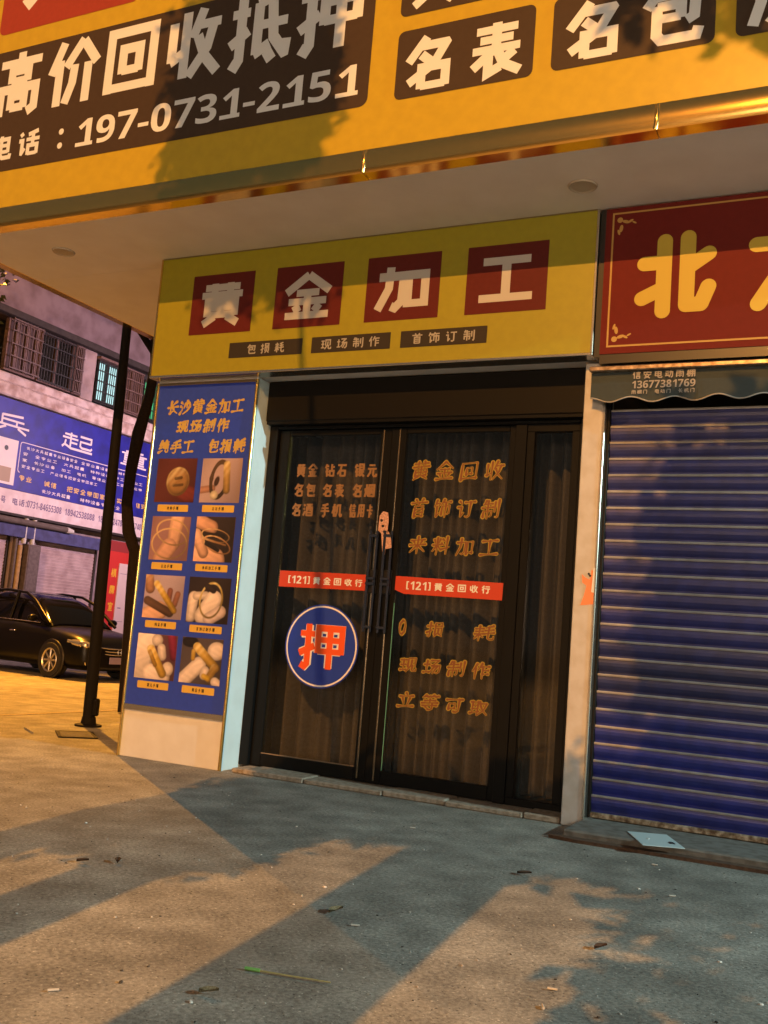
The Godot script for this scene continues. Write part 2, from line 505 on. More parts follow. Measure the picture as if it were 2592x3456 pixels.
func worn(called: String, c: Color, tex: Texture2D, scale: float, rough := 0.7, metal := 0.0, rough_tex: Texture2D = null) -> StandardMaterial3D:
	if mats.has(called):
		return mats[called]
	var m = mat(called, c, rough, metal)
	m.albedo_texture = tex
	m.uv1_triplanar = true
	m.uv1_world_triplanar = true
	m.uv1_scale = Vector3.ONE * scale
	if rough_tex:
		m.roughness_texture = rough_tex
	return m

func glass(called: String, c := Color(0.9, 0.95, 0.95), a := 0.12, rough := 0.04) -> StandardMaterial3D:
	if mats.has(called):
		return mats[called]
	var m = mat(called, c, rough)
	m.transparency = BaseMaterial3D.TRANSPARENCY_ALPHA
	m.albedo_color.a = a
	m.metallic_specular = 0.5
	return m

func glow(called: String, c: Color, energy: float) -> StandardMaterial3D:
	var m = mat(called, c * 0.5, 0.5)
	m.emission_enabled = true
	m.emission = c.linear_to_srgb()
	m.emission_energy_multiplier = energy
	return m

# ---------------------------------------------------------------- the scene
func _ready() -> void:
	rng.seed = 7
	make_camera_and_light()
	make_materials()
	opposite_shop()
	make_ground()
	make_corner_shop()
	make_fascia()
	make_shop_sign()
	make_red_sign()
	make_poster_board()
	make_entrance()
	make_curtains()
	make_shutter()
	make_awning()
	make_far_building()
	make_street()
	make_car()
	make_litter()
	make_street_trees()

func make_camera_and_light() -> void:
	var cam := Camera3D.new()
	cam.name = "camera"
	add_child(cam)
	cam.fov = 54.32
	cam.near = 0.05
	cam.far = 300.0
	cam.position = Vector3(5.3667, 1.0783, 6.4425)
	cam.basis = Basis(Vector3.UP, 0.456051) * Basis(Vector3.RIGHT, 0.126490) * Basis(Vector3.BACK, 0.080638)
	cam.current = true
	var sky_mat := ProceduralSkyMaterial.new()
	sky_mat.sky_top_color = Color(0.017, 0.020, 0.021).linear_to_srgb()
	sky_mat.sky_horizon_color = Color(0.025, 0.025, 0.023).linear_to_srgb()
	sky_mat.ground_bottom_color = Color(0.01, 0.009, 0.008).linear_to_srgb()
	sky_mat.ground_horizon_color = Color(0.016, 0.013, 0.011).linear_to_srgb()
	sky_mat.sun_angle_max = 0.1
	var sky := Sky.new()
	sky.sky_material = sky_mat
	var e := Environment.new()
	e.background_mode = Environment.BG_SKY
	e.sky = sky
	e.tonemap_mode = Environment.TONE_MAPPER_LINEAR
	e.tonemap_exposure = 4.0
	e.sdfgi_enabled = true
	e.ssao_enabled = true
	e.ssil_enabled = true
	var we := WorldEnvironment.new()
	we.name = "night_air"
	we.environment = e
	add_child(we)
	# four street lamps, none of them in the picture
	street_lamp("tall sodium street lamp on the far kerb of the front road", Vector3(5.5, 11.0, 18.0), Vector3(5.5, 0, 20.2), Color(1.0, 0.41, 0.08), 115.0, 0.0, Vector3.ZERO)
	street_lamp("sodium street lamp over the side road, its head turned to the corner", Vector3(-9.2, 8.5, -7.55), Vector3(-11.0, -0.02, -6.3), Color(1.0, 0.39, 0.035), 95.0, 37.5, Vector3(-5.2, 0, -4.2))
	street_lamp("cool white street lamp further along the shop row", Vector3(16.0, 5.0, 1.5), Vector3(16.4, 0, 3.4), Color(0.66, 0.92, 0.88), 40.0, 0.0, Vector3.ZERO)
	street_lamp("mauve white lamp over the side road behind the corner shop", Vector3(-3.6, 5.2, -13.0), Vector3(-2.0, -0.02, -13.0), Color(1.0, 0.65, 0.78), 21.0, 50.0, Vector3(-11.5, 5.0, -11.0))

# the lit shopfront on the other side of the front road, behind the photographer
func opposite_shop() -> void:
	var t = thing("opposite_shop", "lit shopfront across the front road", "building", Vector3(8.0, -0.02, 27.0))
	var wall = mat("opposite_wall", Color(0.2, 0.18, 0.16), 0.85)
	boxed("wall", -9.0, 9.0, 0.0, 1.0, 0.1, 4.0, wall, t)
	boxed("upper_wall", -9.0, 9.0, 4.0, 9.0, 0.1, 4.0, wall, t)
	for q in [[-9.0, -5.02], [5.02, 9.0]]:
		boxed("pier", q[0], q[1], 1.001, 3.999, 0.1, 4.0, wall, t)
	boxed("lit_window", -5.0, 5.0, 1.02, 3.98, 0.12, 0.2, glow("shop_window_glow", Color(1.0, 0.70, 0.44), 2.2), t)
	var l := AreaLight3D.new()
	l.name = "shop_window_light"
	l.area_size = Vector2(10.0, 2.9)
	l.area_normalize_energy = true
	l.light_color = Color(1.0, 0.70, 0.44).linear_to_srgb()
	l.light_energy = 42.0
	l.area_range = 90.0
	l.shadow_enabled = true
	add_child(l)
	l.position = Vector3(8.0, 2.48, 27.05)

func street_lamp(label: String, head: Vector3, foot: Vector3, c: Color, energy: float, cone: float, aim: Vector3) -> void:
	var t = thing("street_lamp", label, "street lamp", foot)
	var grey = mat("lamp_grey", Color(0.12, 0.12, 0.12), 0.5, 0.6)
	var h = head - foot
	var st = begin()
	tube(st, [Vector3.ZERO, Vector3(0, h.y * 0.55, 0), Vector3(0, h.y + 0.1, 0)], [0.1, 0.08, 0.05], 10)
	obj("pole", st, grey, t)
	st = begin()
	var level = Vector3(h.x, 0, h.z)
	tube(st, [Vector3(0, h.y, 0), level * 0.5 + Vector3(0, h.y + 0.28, 0), level + Vector3(0, h.y + 0.2, 0)], [0.045, 0.04, 0.035], 8)
	obj("arm", st, grey, t)
	st = begin()
	box(st, h + Vector3(0, 0.17, 0), Vector3(0.34, 0.12, 0.34), 0.04)
	obj("lamp_housing", st, grey, t)
	var bulb := SphereMesh.new()
	bulb.radius = 0.13
	bulb.height = 0.16
	bulb.radial_segments = 20
	bulb.rings = 10
	var b = put("lamp_bulb", bulb, t, Transform3D(Basis(), h))
	b.material_override = glow("lamp_glow_%d" % int(energy), c, energy * 0.35)
	var l: Light3D
	if cone > 0.0:
		var s := SpotLight3D.new()
		s.spot_angle = cone
		s.spot_angle_attenuation = 1.0
		s.spot_range = 80.0
		l = s
	else:
		var o := OmniLight3D.new()
		o.omni_range = 80.0
		l = o
	l.name = numbered("lamp_light")
	l.light_color = c.linear_to_srgb()
	l.light_energy = energy
	l.light_size = 0.022
	l.shadow_enabled = true
	add_child(l)
	l.position = head
	if cone > 0.0:
		l.look_at_from_position(head, aim, Vector3.UP)

func make_materials() -> void:
	var fine = noise_tex(0.06, Color(0.96, 0.96, 0.96), Color(1, 1, 1), 3)
	var blot = noise_tex(0.012, Color(0.965, 0.96, 0.955), Color(1, 1, 1), 5, FastNoiseLite.TYPE_SIMPLEX_SMOOTH, 512, 6)
	var dirt = noise_tex(0.02, Color(0.72, 0.69, 0.65), Color(1, 1, 1), 8, FastNoiseLite.TYPE_SIMPLEX_SMOOTH, 512, 6, 0.3)
	var gloss = noise_tex(0.03, Color(0.55, 0.55, 0.55), Color(1, 1, 1), 11)
	worn("white_panel", Color(0.67, 0.67, 0.68), blot, 0.7, 0.45)
	worn("white_paint", Color(0.66, 0.66, 0.66), blot, 0.5, 0.55)
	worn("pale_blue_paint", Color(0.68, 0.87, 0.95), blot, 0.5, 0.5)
	worn("soffit_white", Color(0.72, 0.69, 0.65), blot, 0.35, 0.6)
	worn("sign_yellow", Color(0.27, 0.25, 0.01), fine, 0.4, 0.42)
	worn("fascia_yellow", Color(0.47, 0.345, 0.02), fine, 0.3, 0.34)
	worn("sign_red", Color(0.095, 0.016, 0.015), fine, 0.6, 0.45)
	worn("board_red", Color(0.12, 0.013, 0.011), fine, 0.5, 0.6)
	worn("fascia_black", Color(0.06, 0.042, 0.03), fine, 0.5, 0.4)
	worn("fascia_red", Color(0.3, 0.045, 0.02), fine, 0.5, 0.4)
	mat("vinyl_white", Color(0.66, 0.72, 0.78), 0.5)
	mat("sign_white", Color(0.41, 0.42, 0.43), 0.5)
	mat("sign_black", Color(0.035, 0.03, 0.025), 0.45)
	mat("caption_white", Color(0.3, 0.3, 0.29), 0.5)
	mat("letter_yellow", Color(0.42, 0.33, 0.03), 0.5)
	mat("border_gold", Color(0.36, 0.22, 0.05), 0.5)
	worn("gold_metal", Color(0.74, 0.52, 0.17), fine, 0.6, 0.17, 0.95)
	mat("steel_trim", Color(0.6, 0.58, 0.52), 0.22, 0.95)
	worn("bronze_trim", Color(0.36, 0.3, 0.2), fine, 1.0, 0.3, 0.9)
	worn("poster_blue", Color(0.026, 0.06, 0.5), fine, 0.6, 0.38)
	mat("poster_gold", Color(0.47, 0.33, 0.09), 0.5)
	worn("door_black", Color(0.007, 0.0075, 0.008), fine, 0.8, 0.36)
	worn("header_black", Color(0.006, 0.0055, 0.005), fine, 0.8, 0.5)
	mat("handle_metal", Color(0.10, 0.115, 0.16), 0.25, 0.9)
	mat("lock_black", Color(0.01, 0.01, 0.011), 0.35)
	mat("sticker_red", Color(0.47, 0.045, 0.016), 0.4)
	mat("sticker_blue", Color(0.012, 0.042, 0.40), 0.4)
	mat("sticker_pink", Color(0.76, 0.74, 0.8), 0.4)
	mat("sticker_orange", Color(0.72, 0.09, 0.012), 0.4)
	mat("door_letter_yellow", Color(0.30, 0.22, 0.025), 0.5)
	mat("door_letter_red", Color(0.17, 0.06, 0.015), 0.5)
	mat("door_letter_tan", Color(0.22, 0.12, 0.05), 0.5)
	worn("threshold_stone", Color(0.33, 0.29, 0.24), dirt, 1.7, 0.8)
	worn("interior", Color(0.12, 0.1, 0.08), fine, 0.6, 0.9)
	glass("door_glass", Color(0.02, 0.025, 0.025), 0.12, 0.03)
	mat("glass_edge", Color(0.12, 0.38, 0.34), 0.15)
	worn("valance_cloth", Color(0.035, 0.05, 0.055), fine, 1.0, 0.85)
	worn("rust_brown", Color(0.09, 0.05, 0.03), dirt, 2.0, 0.9)
	worn("step_concrete", Color(0.16, 0.155, 0.145), dirt, 0.9, 0.9)
	worn("pole_dark", Color(0.008, 0.007, 0.006), fine, 2.0, 0.75)
	worn("bark", Color(0.018, 0.013, 0.01), dirt, 3.0, 0.95)
	mat("paper_white", Color(0.62, 0.66, 0.66), 0.7)
	for k in ["header_black", "door_black", "pole_dark", "bark", "board_red", "sign_red", "fascia_black", "sign_black"]:
		mats[k].metallic_specular = 0.25

func make_ground() -> void:
	# pavement grain: grit, pale chips, dark pits, worn patches
	var n = 1024
	var bytes := PackedByteArray()
	bytes.resize(n * n * 3)
	var big := FastNoiseLite.new()
	big.seed = 21
	big.frequency = 0.006
	big.fractal_octaves = 5
	var mid := FastNoiseLite.new()
	mid.seed = 4
	mid.frequency = 0.09
	mid.fractal_octaves = 3
	var bi = big.get_seamless_image(n, n)
	var mi = mid.get_seamless_image(n, n)
	var bb = bi.get_data()
	var mm = mi.get_data()
	for k in n * n:
		var v = 150.0 + (bb[k] - 128.0) * 0.2 + (mm[k] - 128.0) * 0.24 + rng.randf_range(-19.0, 19.0)
		var d = k * 3
		var c = clampi(int(v), 0, 255)
		bytes[d] = c
		bytes[d + 1] = c
		bytes[d + 2] = clampi(int(v * 0.985), 0, 255)
	for k in 5200:
		var x = rng.randi_range(0, n - 3)
		var y = rng.randi_range(0, n - 3)
		var pale = rng.randf() < 0.42
		var lift = rng.randf_range(30, 80) if pale else -rng.randf_range(35, 95)
		var r = 1 if rng.randf() < 0.85 else 2
		for j in r + 1:
			for i in r + 1:
				var d = ((y + j) * n + x + i) * 3
				for q in 3:
					bytes[d + q] = clampi(bytes[d + q] + int(lift), 0, 255)
	var img = Image.create_from_data(n, n, false, Image.FORMAT_RGB8, bytes)
	var tex = ImageTexture.create_from_image(img)
	var stain = noise_tex(0.008, Color(0.86, 0.855, 0.85), Color(1, 1, 1), 31, FastNoiseLite.TYPE_SIMPLEX_SMOOTH, 512, 6, 0.42)
	var m = mat("pavement_asphalt", Color(0.86, 0.85, 0.80), 0.86)
	m.albedo_texture = tex
	m.uv1_triplanar = true
	m.uv1_world_triplanar = true
	m.uv1_scale = Vector3.ONE * 0.45
	m.heightmap_enabled = true
	m.heightmap_texture = tex
	m.heightmap_scale = 0.28
	m.detail_enabled = true
	m.detail_blend_mode = BaseMaterial3D.BLEND_MODE_MUL
	m.detail_albedo = stain
	m.detail_uv_layer = BaseMaterial3D.DETAIL_UV_2
	m.uv2_triplanar = true
	m.uv2_world_triplanar = true
	m.uv2_scale = Vector3.ONE * 0.173
	var road = m.duplicate()
	road.resource_name = "road_asphalt"
	road.albedo_color = Color(0.84, 0.8, 0.74).linear_to_srgb()
	road.heightmap_scale = 0.3
	mats["road_asphalt"] = road
	var st = begin()
	quad(st, Vector3(-150, -0.02, -150), Vector3(150, -0.02, -150), Vector3(150, -0.02, 150), Vector3(-150, -0.02, 150), Vector3.UP)
	struct("road", st, road)
	st = begin()
	var edge := PackedVector2Array()
	for p in [[-1.78, -40], [-1.78, -1.05], [-1.7, -0.72], [-1.3, -0.45], [-1.12, -0.1], [-1.1, 0.5], [-1.14, 6.0], [-0.8, 8.2], [0.3, 9.6], [1.6, 12.0], [24, 12.0], [24, -40]]:
		edge.append(Vector2(p[0] + rng.randf_range(-0.02, 0.02), -p[1]))
	prism(st, edge, -0.3, 0.0, Transform3D(Basis(Vector3.RIGHT, -PI / 2), Vector3.ZERO))
	struct("pavement", st, m)
	# a faint painted line on the side road
	st = begin()
	quad(st, Vector3(-2.75, -0.016, -14), Vector3(-2.65, -0.016, -14), Vector3(-2.65, -0.016, 5), Vector3(-2.75, -0.016, 5), Vector3.UP)
	var paint = worn("road_paint", Color(0.5, 0.42, 0.3), noise_tex(0.05, Color(0.5, 0.48, 0.45), Color(1, 1, 1), 77), 2.0, 0.8)
	struct("road_line", st, paint)

func make_corner_shop() -> void:
	var t = thing("corner_shop", "corner shop building with white columns under a deep canopy", "building")
	var white = mats["white_panel"]
	boxed("column", 0.03, 1.015, 0.0, 3.05, -0.30, 0.0, white, t, 0.004)
	boxed("upper_column", 0.03, 1.015, 3.055, 4.055, -0.30, 0.0, white, t)
	# the side of the column that faces the door
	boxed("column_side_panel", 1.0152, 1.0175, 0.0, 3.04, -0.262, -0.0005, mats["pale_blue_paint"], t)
	boxed("side_wall", 0.03, 0.25, 0.0, 7.0, -16.0, -0.30, mats["white_paint"], t)
	var pil = worn("pillar_paint", Color(0.49, 0.49, 0.49), noise_tex(0.016, Color(0.93, 0.91, 0.88), Color(1, 1, 1), 41, FastNoiseLite.TYPE_SIMPLEX_SMOOTH, 512, 6, 0.3), 0.8, 0.6)
	boxed("pillar", 3.632, 3.765, 0.0, 3.03, -0.30, 0.0, pil, t, 0.006)
	boxed("pillar_edge_trim", 3.766, 3.782, 0.03, 2.92, -0.10, 0.004, mats["steel_trim"], t, 0.003)
	boxed("header_wall", 1.016, 9.6, 3.05, 4.055, -0.30, 0.0, mats["white_paint"], t)
	boxed("upper_wall", 0.255, 9.6, 4.2, 7.0, -0.30, -0.05, mats["white_paint"], t)
	boxed("interior_back_wall", 0.26, 9.6, 0.0, 4.05, -3.2, -3.0, mats["interior"], t)
	boxed("interior_floor", 0.26, 9.6, 0.01, 0.03, -3.0, -0.31, mats["interior"], t)
	boxed("interior_ceiling", 0.26, 9.6, 3.1, 3.2, -3.0, -0.31, mats["interior"], t)
	boxed("interior_side_wall", 3.64, 3.75, 0.03, 3.1, -3.0, -0.31, mats["interior"], t)
	boxed("far_end_wall", 9.6, 9.8, 0.0, 7.0, -16.0, 0.0, mats["white_paint"], t)
	# threshold of patched stone
	var x = 1.10
	var k = 0
	for w in [0.11, 0.52, 0.63, 0.47, 0.55, 0.245]:
		var st = begin()
		box(st, Vector3(x + w * 0.5, 0.018 + 0.003 * (k % 2), -0.135), Vector3(w - 0.006, 0.034 + 0.006 * (k % 2), 0.25 + 0.012 * ((k * 2) % 3)), 0.008)
		obj("threshold_stone", st, mats["threshold_stone"], t)
		x += w
		k += 1
	# canopy
	var can = part_node("canopy", t)
	var st = begin()
	span(st, -1.485, 9.6, 4.06, 4.2, 0.003, 0.953)
	span(st, -1.485, 0.027, 4.06, 4.2, -16.0, 0.0)
	obj("soffit", st, mats["soffit_white"], can)
	boxed("roof_sheet", -1.56, 9.6, 4.21, 4.26, -16.0, 1.0, mats["white_paint"], can)
	for p in [Vector2(-0.70, 0.51), Vector2(3.68, 0.50)]:
		st = begin()
		lathe(st, [Vector2(0.001, -0.004), Vector2(0.075, -0.006), Vector2(0.088, -0.012), Vector2(0.096, 0.0)], 24, Transform3D(Basis(), Vector3(p.x, 4.059, p.y)))
		obj("downlight", st, mat("downlight_grey", Color(0.40, 0.35, 0.28), 0.6), can)
	st = begin()
	span(st, -1.60, -1.485, 4.06, 4.22, -16.0, 0.94, 0.01)
	obj("side_trim", st, mats["gold_metal"], can)
	boxed("side_signboard", -1.598, -1.56, 4.225, 6.9, -16.0, 1.0, mats["fascia_yellow"], can)

func make_fascia() -> void:
	var t = thing("canopy_signboard", "long yellow signboard with black panels along the canopy front", "shop sign", Vector3(0, 4.06, 1.0))
	var z = 0.055
	var o = Vector3(0, -4.06, -1.0)
	var board = part_node("board", t, o)
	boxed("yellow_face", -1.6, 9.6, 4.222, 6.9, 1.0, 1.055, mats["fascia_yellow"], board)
	var trim = part_node("gold_trim", t, o)
	for seg in [[-1.6, 2.376], [2.381, 4.242], [4.247, 9.6]]:
		var st = begin()
		# a rolled metal section: bowed front face, then a flat underside
		var sec := PackedVector2Array([Vector2(0.953, 4.06)])
		for k in 13:
			var a = lerpf(-0.5, 0.5, k / 12.0)
			sec.append(Vector2(1.056 + 0.016 * (cos(a) - cos(0.5)) / (1.0 - cos(0.5)), 4.14 + 0.08 * sin(a) / sin(0.5)))
		sec.append(Vector2(0.953, 4.22))
		for k in range(1, 13):
			var p = []
			var nn = []
			for q in [[k, seg[0]], [k, seg[1]], [k + 1, seg[1]], [k + 1, seg[0]]]:
				var a = lerpf(-0.5, 0.5, (q[0] - 1) / 12.0)
				p.append(Vector3(q[1], sec[q[0]].y, sec[q[0]].x))
				nn.append(Vector3(0, sin(a) * 0.8, cos(a)).normalized())
			smooth_quad(st, p, nn)
		for q in [[0, 1], [13, 14]]:
			var p = sec[q[0]]
			var d = sec[q[1]]
			quad(st, Vector3(seg[0], p.y, p.x), Vector3(seg[1], p.y, p.x), Vector3(seg[1], d.y, d.x), Vector3(seg[0], d.y, d.x), Vector3(0, -1 if q[0] == 0 else 1, 0))
		obj("trim_length", st, mats["gold_metal"], trim)
	# half-round covers on the joints of the trim
	for x in [2.378, 4.245]:
		var st = begin()
		tube(st, [Vector3(x - 0.006, 4.066, 1.054), Vector3(x, 4.10, 1.062), Vector3(x + 0.005, 4.15, 1.066), Vector3(x + 0.003, 4.212, 1.056)], [0.014, 0.015, 0.015, 0.013], 24)
		obj("joint_cover", st, mats["gold_metal"], trim)
	var xf = Transform3D(Basis(), Vector3(0, 0, 1.0568) + o)
	var xl = Transform3D(Basis(), Vector3(0, 0, 1.0585) + o)
	var panels = [[-2.0, 2.36, 4.53, 5.58, 0.06, "fascia_black"], [-1.15, 0.30, 5.74, 7.0, 0.06, "fascia_red"], [2.555, 3.485, 4.53, 5.005, 0.045, "fascia_black"], [3.598, 4.545, 4.535, 5.005, 0.045, "fascia_black"], [4.655, 5.6, 4.54, 5.005, 0.045, "fascia_black"], [2.553, 3.485, 5.11, 5.59, 0.045, "fascia_black"], [3.598, 4.545, 5.11, 5.59, 0.045, "fascia_black"]]
	for p in panels:
		var st = begin()
		prism(st, rounded(p[0], p[1], p[2], p[3], p[4]), 0.0, 0.001, xf)
		obj("red_panel" if p[5] == "fascia_red" else "black_panel", st, mats[p[5]], t)
	var wht = mats["vinyl_white"]
	var k = 0
	for ch in "高价回收抵押":
		var st = begin()
		glyph(st, ch, Vector2(-1.13 + k * 0.572, 4.955), Vector2(0.57, 0.63), 0.082, xl)
		obj("character", st, wht, t)
		k += 1
	var st2 = begin()
	chars("character", t, wht, "电话", -1.10, -0.50, 4.615, 4.855, 0.036, xl, "bold", 0.86)
	for y in [4.66, 4.775]:
		st2 = begin()
		prism(st2, rounded(-0.345, -0.295, y - 0.025, y + 0.025, 0.024), 0.0, 0.0, xl)
		obj("colon_dot", st2, wht, t)
	digit_chars("digit", t, wht, "197-0731-2151", -0.18, 2.295, 4.622, 4.842, xl, true)
	st2 = begin()
	glyph(st2, "大", Vector2(-1.02, 5.87), Vector2(1.2, 1.1), 0.13, xl)
	obj("character", st2, wht, t)
	for g in [["名表", 2.585, 4.525 + 0.02, 3.45], ["名包", 3.645, 4.55, 4.50], ["房产", 4.70, 4.55, 5.55], ["黄金", 2.585, 5.13, 3.45], ["钻石", 3.645, 5.13, 4.50]]:
		for j in 2:
			var s = begin()
			glyph(s, g[0][j], Vector2(g[1] + j * 0.455, g[2]), Vector2(0.40, 0.425), 0.062, xl)
			obj("character", s, wht, t)

func make_shop_sign() -> void:
	var t = thing("shop_sign", "yellow box sign with four white characters on red squares over the door", "shop sign", Vector3(0.035, 3.043, 0))
	var o = Vector3(-0.035, -3.043, 0)
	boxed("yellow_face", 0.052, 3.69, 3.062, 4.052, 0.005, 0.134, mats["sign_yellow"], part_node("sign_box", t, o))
	var fr = part_node("sign_frame", t, o)
	boxed("bottom_trim", 0.035, 3.708, 3.043, 3.062, 0.002, 0.142, mats["steel_trim"], fr, 0.003)
	boxed("left_trim", 0.035, 0.0515, 3.0625, 4.057, 0.002, 0.142, mats["gold_metal"], fr, 0.003)
	boxed("right_trim", 3.6905, 3.708, 3.0625, 4.057, 0.002, 0.142, mats["steel_trim"], fr, 0.003)
	boxed("top_trim", 0.0525, 3.69, 4.0525, 4.058, 0.002, 0.140, mats["bronze_trim"], fr)
	var xf = Transform3D(Basis(), Vector3(0, 0, 0.1355) + o)
	var xl = Transform3D(Basis(), Vector3(0, 0, 0.1372) + o)
	var k = 0
	for ch in "黄金加工":
		var x = 0.386 + k * 0.7965
		var st = begin()
		prism(st, rounded(x, x + 0.592, 3.384, 3.880, 0.004, 2), 0.0, 0.001, xf)
		obj("red_square", st, mats["sign_red"], t)
		st = begin()
		glyph(st, ch, Vector2(x + 0.055, 3.425), Vector2(0.48, 0.41), 0.066, xl)
		obj("character", st, mats["sign_white"], t)
		k += 1
	k = 0
	for g in [["包损耗", 0.80, 1.468, 0.945, 1.33], ["现场制作", 1.55, 2.212, 1.61, 2.15], ["首饰订制", 2.294, 2.957, 2.36, 2.89]]:
		var st = begin()
		prism(st, rounded(g[1], g[2], 3.173, 3.297, 0.004, 2), 0.0, 0.001, xf)
		obj("black_strip", st, mats["sign_black"], t)
		chars("small_character", t, mats["caption_white"], g[0], g[3], g[4], 3.192, 3.28, 0.0105, xl, "bold", 0.72)

func make_red_sign() -> void:
	var t = thing("red_shop_sign", "red box sign with rounded yellow characters and a gold border", "shop sign", Vector3(3.745, 3.045, 0))
	var o = Vector3(-3.745, -3.045, 0)
	boxed("red_face", 3.752, 9.0, 3.048, 4.05, 0.005, 0.132, mats["board_red"], part_node("sign_box", t, o))
	boxed("dark_edge", 3.715, 3.7515, 3.03, 4.05, 0.002, 0.126, mats["lock_black"], t).position = o
	boxed("dark_base", 3.752, 9.0, 2.985, 3.0475, 0.002, 0.126, mats["lock_black"], t).position = o
	var xf = Transform3D(Basis(), Vector3(0, 0, 0.1335) + o)
	var st = null
	for b in [[3.795, 3.807, 3.092, 4.018], [3.8072, 8.9, 3.092, 3.104], [3.8072, 8.9, 4.006, 4.018]]:
		st = begin()
		prism(st, PackedVector2Array([Vector2(b[0], b[2]), Vector2(b[1], b[2]), Vector2(b[1], b[3]), Vector2(b[0], b[3])]), 0.0, 0.0, xf)
		obj("gold_border", st, mats["border_gold"], t)
	# corner flourishes of leaves and berries
	for cy in [[3.13, 1.0], [3.98, -1.0]]:
		st = begin()
		for q in [[0.035, 0.015, 0.019, 0.019, 0.0], [0.075, 0.03, 0.026, 0.011, 0.3], [0.105, 0.028, 0.02, 0.008, -0.5], [0.045, 0.075, 0.012, 0.026, 0.15], [0.03, 0.1, 0.008, 0.02, -0.3], [0.13, 0.04, 0.016, 0.006, 0.5]]:
			var poly := PackedVector2Array()
			for k in 14:
				var a = TAU * k / 14.0
				var e = Vector2(cos(a) * q[2], sin(a) * q[3]).rotated(q[4])
				poly.append(Vector2(3.81 + q[0] + e.x, cy[0] + cy[1] * (q[1] + e.y)))
			prism(st, poly, 0.0, 0.0, Transform3D(Basis(), xf.origin + Vector3(0, 0, 0.0002 + q[4] * 0.0001)))
		small_print("corner_flourish", st, mats["border_gold"], t)
	var k = 0
	for ch in "北方":
		st = begin()
		glyph(st, ch, Vector2(3.955 + k * 0.69, 3.255), Vector2(0.53, 0.61), 0.098, Transform3D(Basis(), Vector3(0, 0, 0.135) + o), "round")
		obj("character", st, mats["letter_yellow"], t)
		k += 1

# a printed photograph: painter's list of soft shapes
func picture(bg: Color, items: Array) -> ImageTexture:
	var n = 80
	var img = Image.create_empty(n, n, false, Image.FORMAT_RGB8)
	for y in n:
		for x in n:
			var u = (x + 0.5) / n
			var v = (y + 0.5) / n
			var c = bg * (1.0 + 0.25 * sin(u * 3.1 + v * 1.7) - 0.12)
			for q in items:
				var d = 0.0
				var p = Vector2(u, v)
				if q[0] == "c":
					var a = Vector2(q[2], q[3])
					var b = Vector2(q[4], q[5])
					var h = clampf((p - a).dot(b - a) / (b - a).length_squared(), 0.0, 1.0)
					d = (p - a - (b - a) * h).length() - q[6]
				else:
					var e = (p - Vector2(q[2], q[3])).rotated(-q[6])
					var l = (e / Vector2(q[4], q[5])).length()
					if q[0] == "e":
						d = (l - 1.0) * minf(q[4], q[5])
					else:
						d = absf(l - 1.0) * (q[4] * absf(e.x) + q[5] * absf(e.y)) / maxf(absf(e.x) + absf(e.y), 0.001) - q[7]
				if d < 0.012:
					var mid = Vector2(q[2], q[3]) if q[0] != "c" else (Vector2(q[2], q[3]) + Vector2(q[4], q[5])) * 0.5
					var lean = clampf((p - mid).dot(Vector2(-0.55, -0.8)) * 1.1, -0.3, 0.3)
					var s = q[1] * (1.0 - 0.5 * clampf(1.0 + d / 0.09, 0.0, 1.0) + lean) * (1.0 + 0.05 * sin(u * 23.0 + 5.0 * sin(v * 11.0)))
					if q[1].b < q[1].r * 0.3 and q[1].g > q[1].r * 0.42:
						s = s.lerp(Color(0.95, 0.85, 0.5), 0.5 * clampf(lean * 3.0, 0.0, 1.0) * (0.6 + 0.4 * sin(u * 37.0 + v * 29.0)))
					c = c.lerp(s, clampf(0.5 - d / 0.024, 0.0, 1.0))
			var g = 1.0 + rng.randf_range(-0.04, 0.04)
			img.set_pixel(x, y, Color(c.r * g, c.g * g, c.b * g).linear_to_srgb())
	return ImageTexture.create_from_image(img)

func c8(r, g, b) -> Color:
	return Color8(r, g, b).srgb_to_linear() * 0.86

